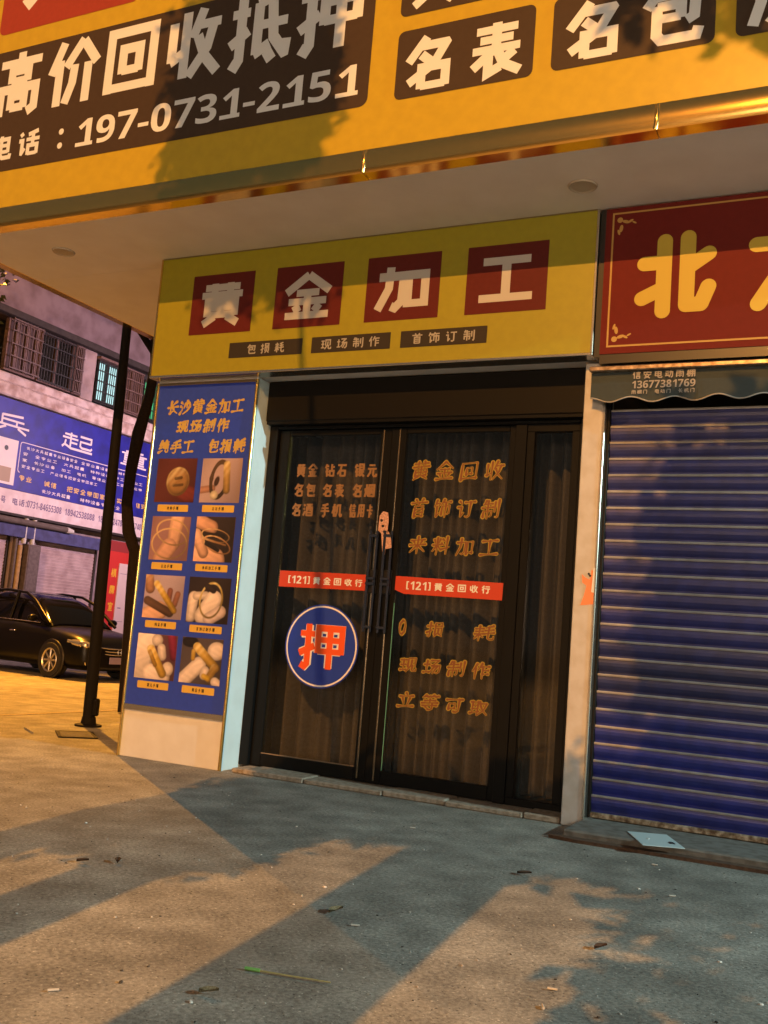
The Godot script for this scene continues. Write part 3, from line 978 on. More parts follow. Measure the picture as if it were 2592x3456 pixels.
func make_poster_board() -> void:
	var t = thing("poster_board", "tall blue poster board of gold bracelets in a brass frame on the left column", "poster board", Vector3(0.03, 0.36, 0))
	var o = Vector3(-0.03, -0.36, 0)
	boxed("blue_sheet", 0.05, 1.0, 0.41, 3.012, 0.002, 0.012, mats["poster_blue"], part_node("sheet", t, o))
	var fr = part_node("frame", t, o)
	for q in [["left_rail", 0.039], ["right_rail", 1.011]]:
		var rail = begin()
		tube(rail, [Vector3(q[1], 0.002, 0.010), Vector3(q[1], 1.6, 0.0105), Vector3(q[1], 3.03, 0.010)], [0.0135, 0.0135, 0.0135], 20)
		obj(q[0], rail, mats["gold_metal"], fr)
	boxed("top_rail", 0.0525, 0.9975, 3.008, 3.03, 0.002, 0.022, mats["bronze_trim"], fr, 0.003)
	boxed("bottom_rail", 0.0525, 0.9975, 0.368, 0.412, 0.002, 0.022, mats["steel_trim"], fr, 0.003)
	var xf = Transform3D(Basis(), Vector3(0, 0, 0.0135) + o)
	for g in [["长沙黄金加工", 0.15, 0.915, 2.755, 2.885], ["现场制作", 0.27, 0.79, 2.60, 2.722], ["纯手工 包损耗", 0.10, 0.965, 2.428, 2.555]]:
		chars("character", t, mats["poster_gold"], g[0], g[1], g[2], g[3], g[4], 0.021, xf, "brush", 0.96)
	var skin = c8(226, 178, 150)
	var glove = c8(232, 214, 205)
	var gold = c8(214, 172, 70)
	var dim = c8(126, 96, 52)
	var pics = [
		[c8(92, 46, 40), [["e", c8(120, 52, 44), 0.8, 0.8, 0.35, 0.2, 0.3], ["e", c8(160, 120, 72), 0.56, 0.53, 0.27, 0.31, 0.1], ["r", c8(186, 146, 88), 0.56, 0.53, 0.27, 0.31, 0.1, 0.02], ["c", c8(120, 88, 50), 0.5, 0.46, 0.64, 0.44, 0.035], ["c", c8(120, 88, 50), 0.46, 0.62, 0.68, 0.6, 0.03]]],
		[c8(176, 152, 156), [["c", c8(190, 140, 118), 0.0, 0.72, 0.3, 0.68, 0.08], ["r", c8(86, 66, 48), 0.46, 0.48, 0.2, 0.4, 0.12, 0.055], ["c", c8(190, 152, 86), 0.62, 0.14, 0.66, 0.72, 0.085], ["e", c8(226, 210, 180), 0.36, 0.83, 0.1, 0.1, 0.0], ["e", c8(80, 58, 46), 0.4, 0.52, 0.06, 0.12, 0.3]]],
		[c8(150, 112, 116), [["c", skin, 0.66, 0.0, 0.6, 0.62, 0.17], ["c", c8(206, 158, 136), 0.5, 0.7, 0.3, 1.0, 0.2], ["r", c8(236, 196, 140), 0.56, 0.36, 0.42, 0.28, 0.25, 0.018], ["r", c8(240, 200, 146), 0.5, 0.62, 0.45, 0.34, 0.05, 0.018]]],
		[c8(52, 42, 40), [["c", c8(220, 168, 138), 0.05, 0.1, 0.42, 0.24, 0.15], ["c", skin, 0.0, 0.95, 0.52, 0.98, 0.3], ["c", skin, 0.02, 0.4, 0.25, 0.8, 0.13], ["c", c8(52, 44, 42), 0.2, 0.38, 0.72, 0.44, 0.05], ["r", c8(222, 176, 120), 0.52, 0.42, 0.36, 0.14, 0.15, 0.016], ["r", c8(214, 160, 110), 0.58, 0.62, 0.36, 0.16, 0.35, 0.02], ["c", c8(48, 42, 42), 0.3, 0.6, 0.62, 0.74, 0.045], ["c", c8(206, 156, 110), 0.2, 0.48, 0.8, 0.62, 0.02]]],
		[c8(176, 158, 176), [["c", c8(182, 134, 104), 0.08, 0.05, 0.14, 0.32, 0.12], ["c", c8(150, 98, 86), 0.66, 0.35, 0.64, 0.6, 0.07], ["c", c8(158, 108, 92), 0.86, 0.42, 0.8, 0.66, 0.07], ["c", skin, 0.12, 0.98, 0.42, 0.82, 0.22], ["c", c8(98, 72, 58), 0.1, 0.6, 0.7, 0.86, 0.1], ["c", gold, 0.3, 0.2, 0.8, 0.8, 0.075]]],
		[c8(48, 38, 40), [["c", glove, 0.1, 0.9, 0.14, 0.44, 0.12], ["c", glove, 0.2, 0.42, 0.42, 0.4, 0.09], ["c", glove, 0.4, 0.85, 0.62, 0.48, 0.2], ["c", c8(216, 196, 194), 0.55, 0.9, 0.8, 0.74, 0.14], ["r", c8(206, 176, 92), 0.56, 0.5, 0.26, 0.38, 0.12, 0.022], ["c", c8(60, 48, 46), 0.45, 0.2, 0.6, 0.28, 0.07]]],
		[c8(96, 62, 70), [["c", glove, 0.2, 0.1, 0.14, 0.92, 0.26], ["c", glove, 0.4, 0.86, 0.7, 0.94, 0.2], ["e", glove, 0.5, 0.13, 0.14, 0.13, 0.0], ["c", glove, 0.62, 0.3, 0.66, 0.48, 0.1], ["e", glove, 0.82, 0.75, 0.14, 0.16, 0.0], ["c", c8(132, 40, 70), 0.85, 0.02, 0.95, 0.46, 0.1], ["c", gold, 0.36, 0.34, 0.7, 0.86, 0.1], ["c", c8(190, 146, 60), 0.34, 0.4, 0.5, 0.68, 0.05]]],
		[c8(80, 70, 74), [["c", glove, 0.1, 0.95, 0.46, 0.58, 0.17], ["e", glove, 0.86, 0.26, 0.22, 0.2, 0.0], ["e", c8(38, 32, 36), 0.2, 0.1, 0.2, 0.12, 0.0], ["c", glove, 0.62, 0.7, 0.6, 0.8, 0.1], ["c", c8(196, 158, 70), 0.38, 0.2, 0.86, 0.62, 0.1], ["c", c8(160, 126, 60), 0.84, 0.62, 0.72, 0.86, 0.085], ["c", gold, 0.3, 0.3, 0.3, 0.46, 0.05], ["c", c8(222, 182, 60), 0.6, 0.82, 0.7, 0.86, 0.06], ["c", glove, 0.88, 0.92, 0.98, 0.98, 0.1]]],
	]
	var cells = [[0.123, 0.515, 2.036, 2.396], [0.57, 0.95, 2.038, 2.394], [0.130, 0.512, 1.566, 1.92], [0.57, 0.938, 1.569, 1.926], [0.128, 0.514, 1.10, 1.445], [0.561, 0.955, 1.092, 1.447], [0.114, 0.506, 0.622, 0.974], [0.553, 0.938, 0.623, 0.975]]
	var caps = ["来料手镯", "古法手镯", "古法手镯", "来料加工手镯", "纯金手镯", "首饰订制手镯", "银元手镯", "黄金手镯"]
	for k in 8:
		var c = cells[k]
		var q = QuadMesh.new()
		q.size = Vector2(c[1] - c[0], c[3] - c[2])
		var p = put("printed_photo", q, t, Transform3D(Basis(), o + Vector3((c[0] + c[1]) * 0.5, (c[2] + c[3]) * 0.5, 0.0138)))
		var m = mat("print_%d" % k, Color(1, 1, 1), 0.42)
		m.albedo_texture = picture(pics[k][0], pics[k][1])
		p.material_override = m
		var cx = (c[0] + c[1]) * 0.5 - 0.0
		var plate = mat("caption_plate", Color(0.62, 0.40, 0.07), 0.4)
		var st = begin()
		prism(st, rounded(cx - 0.152, cx + 0.152, c[2] - 0.076, c[2] - 0.020, 0.008), 0.0, 0.001, xf)
		var cap = obj("caption_plate", st, plate, t)
		st = begin()
		var wid = 0.03 * caps[k].length()
		line_of(st, caps[k], cx - wid * 0.5, cx + wid * 0.5, c[2] - 0.064, c[2] - 0.033, 0.0036, Transform3D(Basis(), xf.origin + Vector3(0, 0, 0.0015)), "bold", 0.86)
		small_print("lettering", st, mats["sign_black"], cap)

func make_entrance() -> void:
	var t = thing("shop_entrance", "black framed double glass door with gold lettering between the column and the pillar", "door", Vector3(1.1, 0.03, -0.26))
	var o = Vector3(-1.1, -0.03, 0.26)
	var blk = mats["door_black"]
	# shutter housing over the door
	var hb = part_node("shutter_housing", t, o)
	boxed("housing_cover", 1.022, 3.628, 2.722, 3.046, -0.30, -0.14, mats["header_black"], hb, 0.008)
	boxed("housing_lip", 1.03, 3.62, 2.700, 2.7215, -0.22, -0.15, blk, hb)
	var fr = part_node("door_frame", t, o)
	boxed("left_jamb", 1.0185, 1.097, 0.036, 2.72, -0.32, -0.225, blk, fr, 0.004)
	boxed("head", 1.0975, 3.555, 2.675, 2.699, -0.32, -0.225, blk, fr, 0.003)
	boxed("right_jamb", 3.088, 3.175, 0.036, 2.674, -0.32, -0.225, blk, fr, 0.004)
	boxed("end_jamb", 3.556, 3.630, 0.02, 2.699, -0.32, -0.225, blk, fr, 0.004)
	var leaves = [[1.1, 2.095, 1.19, 2.0, 0.0], [2.1, 3.086, 2.222, 3.04, 0.012]]
	for k in 2:
		var L = leaves[k]
		var z = -0.262 + L[4]
		var leaf = part_node("door_leaf", t, o)
		leaf.set_meta("label", ["left door leaf with the round blue sticker", "right door leaf with six lines of gold lettering"][k])
		boxed("hinge_stile" if k == 0 else "meeting_stile", L[0], L[2], 0.04, 2.672, z - 0.05, z, blk, leaf, 0.004)
		boxed("meeting_stile" if k == 0 else "hinge_stile", L[3], L[1], 0.04, 2.672, z - 0.05, z, blk, leaf, 0.004)
		boxed("bottom_rail", L[2] + 0.0005, L[3] - 0.0005, 0.04, 0.135, z - 0.05, z, blk, leaf, 0.004)
		boxed("top_rail", L[2] + 0.0005, L[3] - 0.0005, 2.63, 2.672, z - 0.05, z, blk, leaf, 0.004)
		var st = begin()
		quad(st, Vector3(L[2] - 0.004, 0.13, z - 0.012), Vector3(L[3] + 0.004, 0.13, z - 0.012), Vector3(L[3] + 0.004, 2.635, z - 0.012), Vector3(L[2] - 0.004, 2.635, z - 0.012), Vector3(0, 0, 1))
		obj("glass", st, mats["door_glass"], leaf)
		if k == 1:
			boxed("glass_edge", L[2] + 0.001, L[2] + 0.006, 0.137, 1.35, z - 0.011, z - 0.006, mats["glass_edge"], leaf)
		else:
			boxed("glazing_bead", L[2] + 0.001, L[3] - 0.001, 0.1355, 0.143, z - 0.011, z - 0.003, mat("bead_brown", Color(0.2, 0.15, 0.1), 0.5), leaf)
		# polished bead down the meeting stile
		st = begin()
		var sx = 2.030 if k == 0 else 2.170
		tube(st, [Vector3(sx, 0.06, z + 0.002), Vector3(sx, 1.4, z + 0.003), Vector3(sx, 2.66, z + 0.002)], [0.010, 0.010, 0.010], 20)
		obj("stile_bead", st, mat("bead_metal", Color(0.16, 0.13, 0.09), 0.2, 0.9), leaf)
		# tall pull handle: two bars standing off the stile
		var hx = 2.035 if k == 0 else 2.160
		var h = begin()
		for dx in [-0.028, 0.028]:
			box(h, Vector3(hx + dx, 1.50, z + 0.05), Vector3(0.020, 0.76, 0.014), 0.004)
		for y in [1.16, 1.48, 1.52, 1.84]:
			box(h, Vector3(hx, y, z + 0.035), Vector3(0.07, 0.022, 0.07), 0.004)
		obj("pull_handle", h, mats["handle_metal"], leaf)
		h = begin()
		box(h, Vector3(hx + 0.0, 1.50, z + 0.0125), Vector3(0.075, 0.18, 0.024), 0.006)
		tube(h, [Vector3(hx, 1.50, z + 0.02), Vector3(hx, 1.50, z + 0.034)], [0.016, 0.014], 12)
		obj("lock_case", h, mats["lock_black"], leaf)
		# vinyl on the glass
		var g = Transform3D(Basis(), Vector3(0, 0, z - 0.0105))
		var g2 = Transform3D(Basis(), Vector3(0, 0, z - 0.0092))
		st = begin()
		var a = [1.208, 1.980, 1.428, 1.550] if k == 0 else [2.300, 3.062, 1.416, 1.545]
		if k == 0:
			prism(st, PackedVector2Array([Vector2(1.208, 1.424), Vector2(1.978, 1.428), Vector2(1.978, 1.549), Vector2(1.208, 1.550)]), 0.0, 0.0006, g)
		else:
			prism(st, PackedVector2Array([Vector2(2.225, 1.447), Vector2(2.30, 1.421), Vector2(3.06, 1.414), Vector2(3.062, 1.536), Vector2(2.225, 1.550)]), 0.0, 0.0006, Transform3D(Basis(), Vector3(0, 0, z + 0.0015)))
			g2.origin.z = z + 0.0032
		obj("red_band", st, mats["sticker_red"], leaf)
		st = begin()
		var bx = 1.285 if k == 0 else 2.312
		digit_chars("band_digit", leaf, mats["vinyl_white"], "[121]", bx, bx + 0.202, 1.455, 1.515, g2)
		chars("band_character", leaf, mats["vinyl_white"], "黄金回收行", bx + 0.213, bx + 0.670, 1.452, 1.516, 0.0092, g2, "bold", 0.8)
		if k == 0:
			st = begin()
			for w in [["黄金", 1.262, 0], ["钻石", 1.522, 0], ["银元", 1.784, 0], ["名包", 1.257, 1], ["名表", 1.515, 1], ["名烟", 1.777, 1], ["名酒", 1.250, 2], ["手机", 1.508, 2]]:
				chars("character", leaf, mats["door_letter_tan"], w[0], w[1], w[1] + 0.212, 2.290 - w[2] * 0.157, 2.410 - w[2] * 0.157, 0.0175, g, "bold", 0.95)
			chars("character", leaf, mats["door_letter_tan"], "信用卡", 1.768, 1.988, 1.976, 2.096, 0.0150, g, "bold", 0.95)
			round_sticker(leaf, Vector2(1.632, 0.988), 0.318, g)
		else:
			var y = 2.31
			for w in [["黄金回收", 2.262, 3.03, 2.262, 2.425], ["首饰订制", 2.27, 3.02, 1.982, 2.142], ["来料加工", 2.282, 3.03, 1.71, 1.862], ["现场制作", 2.285, 3.025, 0.845, 0.978], ["立等可取", 2.285, 3.03, 0.592, 0.722]]:
				chars("character_outline", leaf, mats["door_letter_yellow"], w[0], w[1], w[2], w[3], w[4], 0.0285, g, "brush", 0.84)
				chars("character", leaf, mats["door_letter_red"], w[0], w[1] + 0.001, w[2] + 0.001, w[3] + 0.0065, w[4] - 0.0065, 0.0145, Transform3D(Basis(), g.origin + Vector3(0, 0, 0.0024)), "brush", 0.77)
			for w in [["0", 2.262, 2.35], ["损", 2.49, 2.645], ["耗", 2.855, 3.03]]:
				chars("character_outline", leaf, mats["door_letter_yellow"], w[0], w[1], w[2], 1.112, 1.242, 0.0285, g, "brush", 1.0)
				chars("character", leaf, mats["door_letter_red"], w[0], w[1] + 0.0065, w[2] - 0.0065, 1.1185, 1.2355, 0.0135, Transform3D(Basis(), g.origin + Vector3(0, 0, 0.0024)), "brush", 1.0)
	var side = part_node("side_light", t, o)
	ring_side(side)

func ring_side(side: Node3D) -> void:
	var st = begin()
	ring_frame(st, 3.176, 3.5555, 0.03, 2.674, 0.055, -0.31, -0.235, 0.003)
	obj("frame", st, mats["door_black"], side)
	st = begin()
	quad(st, Vector3(3.228, 0.08, -0.262), Vector3(3.503, 0.08, -0.262), Vector3(3.503, 2.62, -0.262), Vector3(3.228, 2.62, -0.262), Vector3(0, 0, 1))
	obj("glass", st, mats["door_glass"], side)

func disc(r: float, at: Vector2, seg := 56) -> PackedVector2Array:
	var p := PackedVector2Array()
	for k in seg:
		p.append(at + Vector2(cos(TAU * k / seg), sin(TAU * k / seg)) * r)
	return p

func round_sticker(leaf: Node3D, c: Vector2, r: float, g: Transform3D) -> void:
	var s = part_node("round_sticker", leaf)
	for q in [[r, 0.0, "sticker_blue", "blue_edge"], [r * 0.965, 0.0008, "sticker_pink", "white_ring"], [r * 0.925, 0.0016, "sticker_blue", "blue_disc"]]:
		var st = begin()
		prism(st, disc(q[0], c), 0.0, 0.0, Transform3D(Basis(), g.origin + Vector3(0, 0, q[1])))
		var o = obj("sticker_layer", st, mats[q[2]], leaf)
	var box_ = Vector2(0.46, 0.41)
	var at = c - box_ * 0.5 + Vector2(0.005, 0.0)
	for q in [[0.068, 0.0026, "sticker_pink"], [0.051, 0.0044, "sticker_orange"]]:
		var st = begin()
		glyph(st, "押", at + Vector2(0.0085, 0.0085) * (1.0 if q[0] < 0.07 else 0.0) - Vector2.ZERO, box_ - Vector2(0.017, 0.017) * (1.0 if q[0] < 0.07 else 0.0) + Vector2.ZERO, q[0], Transform3D(Basis(), g.origin + Vector3(0, 0, q[1])))
		obj("sticker_character", st, mats[q[2]], leaf)
	s.free()

func make_curtains() -> void:
	var cloth = worn("curtain_cloth", Color(0.062, 0.060, 0.058), noise_tex(0.05, Color(0.85, 0.82, 0.8), Color(1, 1, 1), 55), 1.2, 0.9)
	var names = ["brown pleated curtain behind the left door glass", "brown pleated curtain behind the right door glass", "narrow brown curtain behind the fixed side glass"]
	var k = 0
	for w in [[0.75, 2.10, 2.72], [2.12, 3.12, 2.72], [3.14, 3.62, 2.72]]:
		var st = begin()
		var prev = Vector3.ZERO
		var n = int((w[1] - w[0]) * 130.0)
		var pts = []
		for i in n + 1:
			var x = lerpf(w[0], w[1], float(i) / n)
			var f = sin(x * 30.0 + 2.2 * sin(x * 7.0 + k * 2.0))
			var z = -0.80 + 0.13 * pow(absf(f), 0.6) + 0.02 * sin(x * 61.0 + 2.0 * sin(x * 13.0))
			pts.append(Vector3(x, 0, z))
		for i in n:
			var p = []
			var nn = []
			for j in [i, i + 1]:
				var d = (pts[mini(j + 1, n)] - pts[maxi(j - 1, 0)]).normalized()
				nn.append(Vector3(-d.z, 0, d.x))
			var a = pts[i]
			var b = pts[i + 1]
			smooth_quad(st, [Vector3(a.x, 0.05, a.z), Vector3(b.x, 0.05, b.z), Vector3(b.x, w[2], b.z), Vector3(a.x, w[2], a.z)], [nn[0], nn[1], nn[1], nn[0]])
		var o = obj("curtain", st, cloth)
		tag(o, names[k], "curtain", "curtains inside the shop door")
		k += 1

func make_shutter() -> void:
	var t = thing("roller_shutter", "closed dark blue roller shutter to the right of the pillar", "shutter", Vector3(3.783, 0.06, -0.1))
	var o = Vector3(-3.783, -0.06, 0.1)
	var m = worn("shutter_paint", Color(1, 1, 1), noise_tex(0.02, Color(0.8, 0.79, 0.78), Color(1, 1, 1), 61, FastNoiseLite.TYPE_SIMPLEX_SMOOTH, 512, 6, 0.4), 0.6, 0.42)
	m.vertex_color_use_as_albedo = true
	var blue = Color(0.016, 0.030, 0.27)
	var dust = Color(0.33, 0.33, 0.34)
	var pitch = 0.1096
	# section of one slat, from the dusty rolled lip down over the curl
	var sec = [[0.0, -0.006, 0], [0.002, 0.010, 1], [-0.006, 0.0135, 1], [-0.0135, 0.0115, 1], [-0.016, 0.006, 0], [-0.035, 0.0075, 0], [-0.055, 0.005, 0], [-0.075, -0.002, 0], [-0.094, -0.011, 0], [-0.106, -0.0125, 0], [-0.1085, -0.010, 0]]
	for k in 24:
		var top = 0.203 + pitch * k
		if top > 2.76:
			break
		var st = begin()
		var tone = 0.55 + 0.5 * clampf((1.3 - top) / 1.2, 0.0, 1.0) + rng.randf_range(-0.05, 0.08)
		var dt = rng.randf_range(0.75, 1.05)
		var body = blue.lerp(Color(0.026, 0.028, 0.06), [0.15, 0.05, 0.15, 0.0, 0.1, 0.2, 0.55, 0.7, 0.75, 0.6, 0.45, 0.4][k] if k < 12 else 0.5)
		for i in sec.size() - 1:
			var a = Vector2(sec[i][0], sec[i][1])
			var b = Vector2(sec[i + 1][0], sec[i + 1][1])
			var d = (b - a).normalized()
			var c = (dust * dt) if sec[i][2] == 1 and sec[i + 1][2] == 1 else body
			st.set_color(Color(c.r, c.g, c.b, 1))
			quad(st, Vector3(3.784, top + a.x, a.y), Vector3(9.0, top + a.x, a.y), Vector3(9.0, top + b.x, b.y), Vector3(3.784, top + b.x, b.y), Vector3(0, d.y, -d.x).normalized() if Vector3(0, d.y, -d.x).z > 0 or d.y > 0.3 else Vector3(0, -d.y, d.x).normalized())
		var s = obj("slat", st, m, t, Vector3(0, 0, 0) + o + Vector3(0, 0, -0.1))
	boxed("bottom_bar", 3.784, 9.0, 0.060, 0.0935, -0.125, -0.082, worn("shutter_bar", Color(0.4, 0.34, 0.26), noise_tex(0.03, Color(0.4, 0.3, 0.2), Color(1, 1, 1), 63), 1.2, 0.7), t, 0.005).position = o
	boxed("guide_rail", 3.7825, 3.80, 0.062, 2.93, -0.12, -0.065, mats["header_black"], t, 0.003).position = o
	# the two-piece concrete step in front
	var st = begin()
	box(st, Vector3(6.4, 0.028, 0.18), Vector3(5.26, 0.056, 0.55), 0.01)
	struct("shop_step", st, mats["step_concrete"])
	st = begin()
	var lip := PackedVector2Array([Vector2(3.70, 0.47), Vector2(3.80, 0.456), Vector2(9.0, 0.456), Vector2(9.0, 0.53), Vector2(3.86, 0.535), Vector2(3.70, 0.50)])
	for k in lip.size():
		lip[k].y = -lip[k].y
	prism(st, lip, 0.0, 0.02, Transform3D(Basis(Vector3.RIGHT, -PI / 2), Vector3.ZERO))
	struct("rusty_step_edge", st, mats["rust_brown"])

func make_awning() -> void:
	var t = thing("awning_valance", "dark grey green scalloped awning valance under the red sign", "awning", Vector3(3.70, 2.93, 0.1))
	var o = Vector3(-3.70, -2.93, -0.1)
	boxed("front_bar", 3.695, 9.0, 2.929, 2.962, 0.085, 0.15, worn("bar_aluminium", Color(0.55, 0.45, 0.36), noise_tex(0.03, Color(0.6, 0.55, 0.5), Color(1, 1, 1), 65), 1.0, 0.3, 0.75), t, 0.006).position = o
	var st = begin()
	var hem = begin()
	var n = 260
	var prev = []
	for i in n + 1:
		var x = lerpf(3.70, 8.95, float(i) / n)
		var low = 2.752 - 0.026 * cos((x - 3.70) / 0.262 * TAU * 0.5 + PI * 0.2) * 1.0
		low = 2.746 + 0.017 * cos((x - 3.70) / 0.27 * TAU)
		var z = 0.1 + 0.012 * sin((x - 3.7) * 9.0) + 0.006 * sin(x * 23.0)
		var cur = [Vector3(x, 2.9285, 0.1), Vector3(x, low, z)]
		if i > 0:
			quad(st, prev[0], cur[0], cur[1], prev[1], Vector3(0, 0, 1))
			tube(hem, [prev[1] + Vector3(0, -0.002, 0), cur[1] + Vector3(0, -0.002, 0)], [0.005, 0.005], 5, false)
		prev = cur
	obj("cloth", st, mats["valance_cloth"], t, o)
	obj("hem", hem, mat("hem_grey", Color(0.3, 0.29, 0.27), 0.7), t, o)
	var xf = Transform3D(Basis(), o + Vector3(0, 0, 0.119))
	var ink = mat("valance_letter", Color(0.3, 0.29, 0.28), 0.7)
	chars("character", t, ink, "信安电动雨棚", 3.968, 4.375, 2.872, 2.928, 0.0075, xf, "bold", 0.86)
	digit_chars("digit", t, ink, "13677381769", 3.968, 4.372, 2.812, 2.862, xf)
	st = begin()
	line_of(st, "雨棚门 电动门 长机门", 3.968, 4.372, 2.772, 2.803, 0.004, xf, "bold", 0.86)
	small_print("lettering", st, ink, t)

func far_glyphs(called: String, rows: Array, w: float, m: Material, parent: Node, lift: float, style := "bold", fill := 0.9) -> void:
	var st = begin()
	for r in rows:
		line_of(st, r[0], r[1], r[2], r[3], r[4], w, plane_z(lift), style, fill)
	small_print(called, st, m, parent)

# every thing over there is built facing +x: its own x runs along the street, its z points out of the wall
func far_thing(called: String, label: String, category: String, group := "") -> Node3D:
	return thing(called, label, category, Vector3(-11.5, 0, 0), PI / 2, group)

func bars(st: SurfaceTool, x0, x1, y0, y1, z, step, rails: Array, r := 0.011) -> void:
	var n = int(round((x1 - x0) / step))
	for k in n + 1:
		var x = lerpf(x0, x1, float(k) / n)
		box(st, Vector3(x, (y0 + y1) * 0.5, z), Vector3(r * 1.5, y1 - y0, r * 1.5))
	for q in rails:
		box(st, Vector3((x0 + x1) * 0.5, lerpf(y0, y1, q), z + 0.018), Vector3(x1 - x0 + 0.04, r * 2.2, r * 2.0))

func window(parent: Node, x0, x1, y0, y1, pane: Material, frame: Material, mullions: Array, grille: Material, step := 0.075, proud := 0.0) -> void:
	var w = part_node("window", parent)
	var st = begin()
	ring_frame(st, x0, x1, y0, y1, 0.045, -0.10, 0.01)
	for q in mullions:
		var x = lerpf(x0, x1, q)
		span(st, x - 0.03, x + 0.03, y0 + 0.046, y1 - 0.046, -0.09, 0.0)
	obj("frame", st, frame, w)
	st = begin()
	span(st, x0 + 0.02, x1 - 0.02, y0 + 0.02, y1 - 0.02, -0.075, -0.065)
	obj("pane", st, pane, w)
	if grille:
		st = begin()
		bars(st, x0 + 0.02, x1 - 0.02, y0 + 0.01, y1 - 0.01, 0.04 + proud, step, [0.03, 0.26, 0.5, 0.75, 0.97])
		obj("grille", st, grille, w)

func make_far_building() -> void:
	var dirt = noise_tex(0.02, Color(0.8, 0.77, 0.76), Color(1, 1, 1), 91, FastNoiseLite.TYPE_SIMPLEX_SMOOTH, 512, 6, 0.34)
	var wall = worn("far_plaster", Color(0.36, 0.29, 0.29), dirt, 0.21, 0.9)
	var upper = worn("far_plaster_upper", Color(0.20, 0.155, 0.175), dirt, 0.17, 0.9)
	var dark = worn("far_dark", Color(0.035, 0.03, 0.028), dirt, 0.4, 0.8)
	var ledge = worn("far_ledge", Color(0.60, 0.5, 0.48), noise_tex(0.02, Color(0.72, 0.64, 0.6), Color(1, 1, 1), 92, FastNoiseLite.TYPE_SIMPLEX_SMOOTH, 512, 6, 0.3), 0.27, 0.9)
	var t = far_thing("opposite_building", "pale plaster building with barred upstairs windows across the side road", "building")
	# wall built round the window band
	boxed("ground_floor_wall", 3.0, 24.0, -0.05, 3.12, -6.0, -0.30, wall, t)
	boxed("wall", 3.0, 24.0, 3.12, 6.16, -6.0, -0.11, wall, t)
	boxed("upper_wall", 3.0, 24.0, 7.42, 12.0, -6.0, -0.02, upper, t)
	boxed("back_of_window_band", 3.0, 24.0, 6.16, 7.42, -6.0, -0.5, dark, t)
	boxed("eave_band", 3.0, 24.0, 7.38, 7.53, -0.02, 0.16, dark, t, 0.01)
	boxed("ledge", 3.0, 24.0, 5.64, 5.93, -0.11, 0.10, ledge, t, 0.03)
	boxed("upper_ledge", 3.0, 24.0, 5.94, 6.16, -0.11, 0.02, ledge, t, 0.03)
	var rust = worn("far_rust", Color(0.17, 0.11, 0.1), dirt, 1.2, 0.8)
	var blackbar = mat("far_bar", Color(0.02, 0.02, 0.02), 0.6)
	var rosebar = mat("far_bar_rose", Color(0.13, 0.09, 0.085), 0.6)
	var drab = mat("far_pane", Color(0.08, 0.055, 0.055), 0.25)
	var black = mat("far_pane_black", Color(0.02, 0.018, 0.016), 0.2)
	window(t, 7.0, 7.8, 6.2, 7.36, black, rust, [0.5], blackbar)
	window(t, 8.76, 9.65, 6.2, 7.36, drab, rust, [0.33, 0.66], rosebar, 0.09, 0.1)
	window(t, 9.70, 10.78, 6.2, 7.36, black, rust, [0.5], blackbar, 0.09)
	window(t, 10.82, 11.08, 6.2, 7.38, black, rust, [], rosebar, 0.06)
	boxed("pilaster", 11.11, 11.52, 6.165, 7.37, -0.4, 0.02, wall, t, 0.01)
	window(t, 11.58, 12.40, 6.2, 7.24, glow("lit_pane_cyan", Color(0.36, 0.66, 0.66), 0.30), blackbar, [0.48], blackbar, 0.07)
	boxed("window_hood", 11.54, 12.52, 7.25, 7.31, -0.1, 0.14, rust, t, 0.006)
	window(t, 12.56, 13.26, 6.2, 7.34, drab, rust, [0.5], rust, 0.075)
	window(t, 13.30, 13.95, 6.2, 7.22, glow("lit_pane_green", Color(0.06, 0.5, 0.2), 0.2), blackbar, [0.45], blackbar, 0.09)
	window(t, 14.5, 15.6, 6.2, 7.3, black, rust, [0.5], blackbar)
	for x in [5.2, 16.4, 18.0]:
		window(t, x, x + 1.1, 6.2, 7.3, black, rust, [0.5], blackbar)
	# roller shutters of the ground floor
	var shm = worn("far_shutter", Color(0.5, 0.40, 0.41), dirt, 0.25, 0.6)
	for s in [[6.6, 9.68], [10.52, 12.50], [14.2, 16.6], [17.0, 19.5]]:
		var sh = part_node("shutter", t)
		var st = begin()
		var y = -0.02
		var k = 0
		while y < 2.72:
			var zz = -0.25
			quad(st, Vector3(s[0], y, zz), Vector3(s[1], y, zz), Vector3(s[1], y + 0.062, zz + 0.022), Vector3(s[0], y + 0.062, zz + 0.022), Vector3(0, -0.3, 1).normalized())
			quad(st, Vector3(s[0], y + 0.062, zz + 0.022), Vector3(s[1], y + 0.062, zz + 0.022), Vector3(s[1], y + 0.075, zz), Vector3(s[0], y + 0.075, zz), Vector3(0, 0.8, 0.6))
			y += 0.075
		var c = obj("curtain_of_slats", st, shm, sh)
		c.set_meta("kind", "stuff")
		boxed("guide", s[0] - 0.06, s[0] - 0.002, -0.02, 2.75, -0.29, -0.2, dark, sh)
		boxed("guide", s[1] + 0.002, s[1] + 0.06, -0.02, 2.75, -0.29, -0.2, dark, sh)
	for x in [9.76, 13.75]:
		boxed("pier", x, x + 0.7 if x < 10 else x + 0.38, -0.02, 3.1, -0.30, -0.14, wall, t, 0.01)
	# blue awning cloth rolled under the sign
	var aw = far_thing("rolled_awning", "rolled blue awning hanging under the blue sign", "awning")
	boxed("valance", 6.0, 12.55, 2.66, 2.94, 0.02, 0.05, worn("far_awning_blue", Color(0.06, 0.07, 0.2), dirt, 0.4, 0.8), aw, 0.01)
	var st2 = begin()
	tube(st2, [Vector3(6.0, 3.0, 0.1), Vector3(11.1, 3.0, 0.1)], [0.07, 0.07], 10)
	obj("roll", st2, worn("far_roll", Color(0.12, 0.1, 0.09), dirt, 0.4, 0.8), aw)
	st2 = begin()
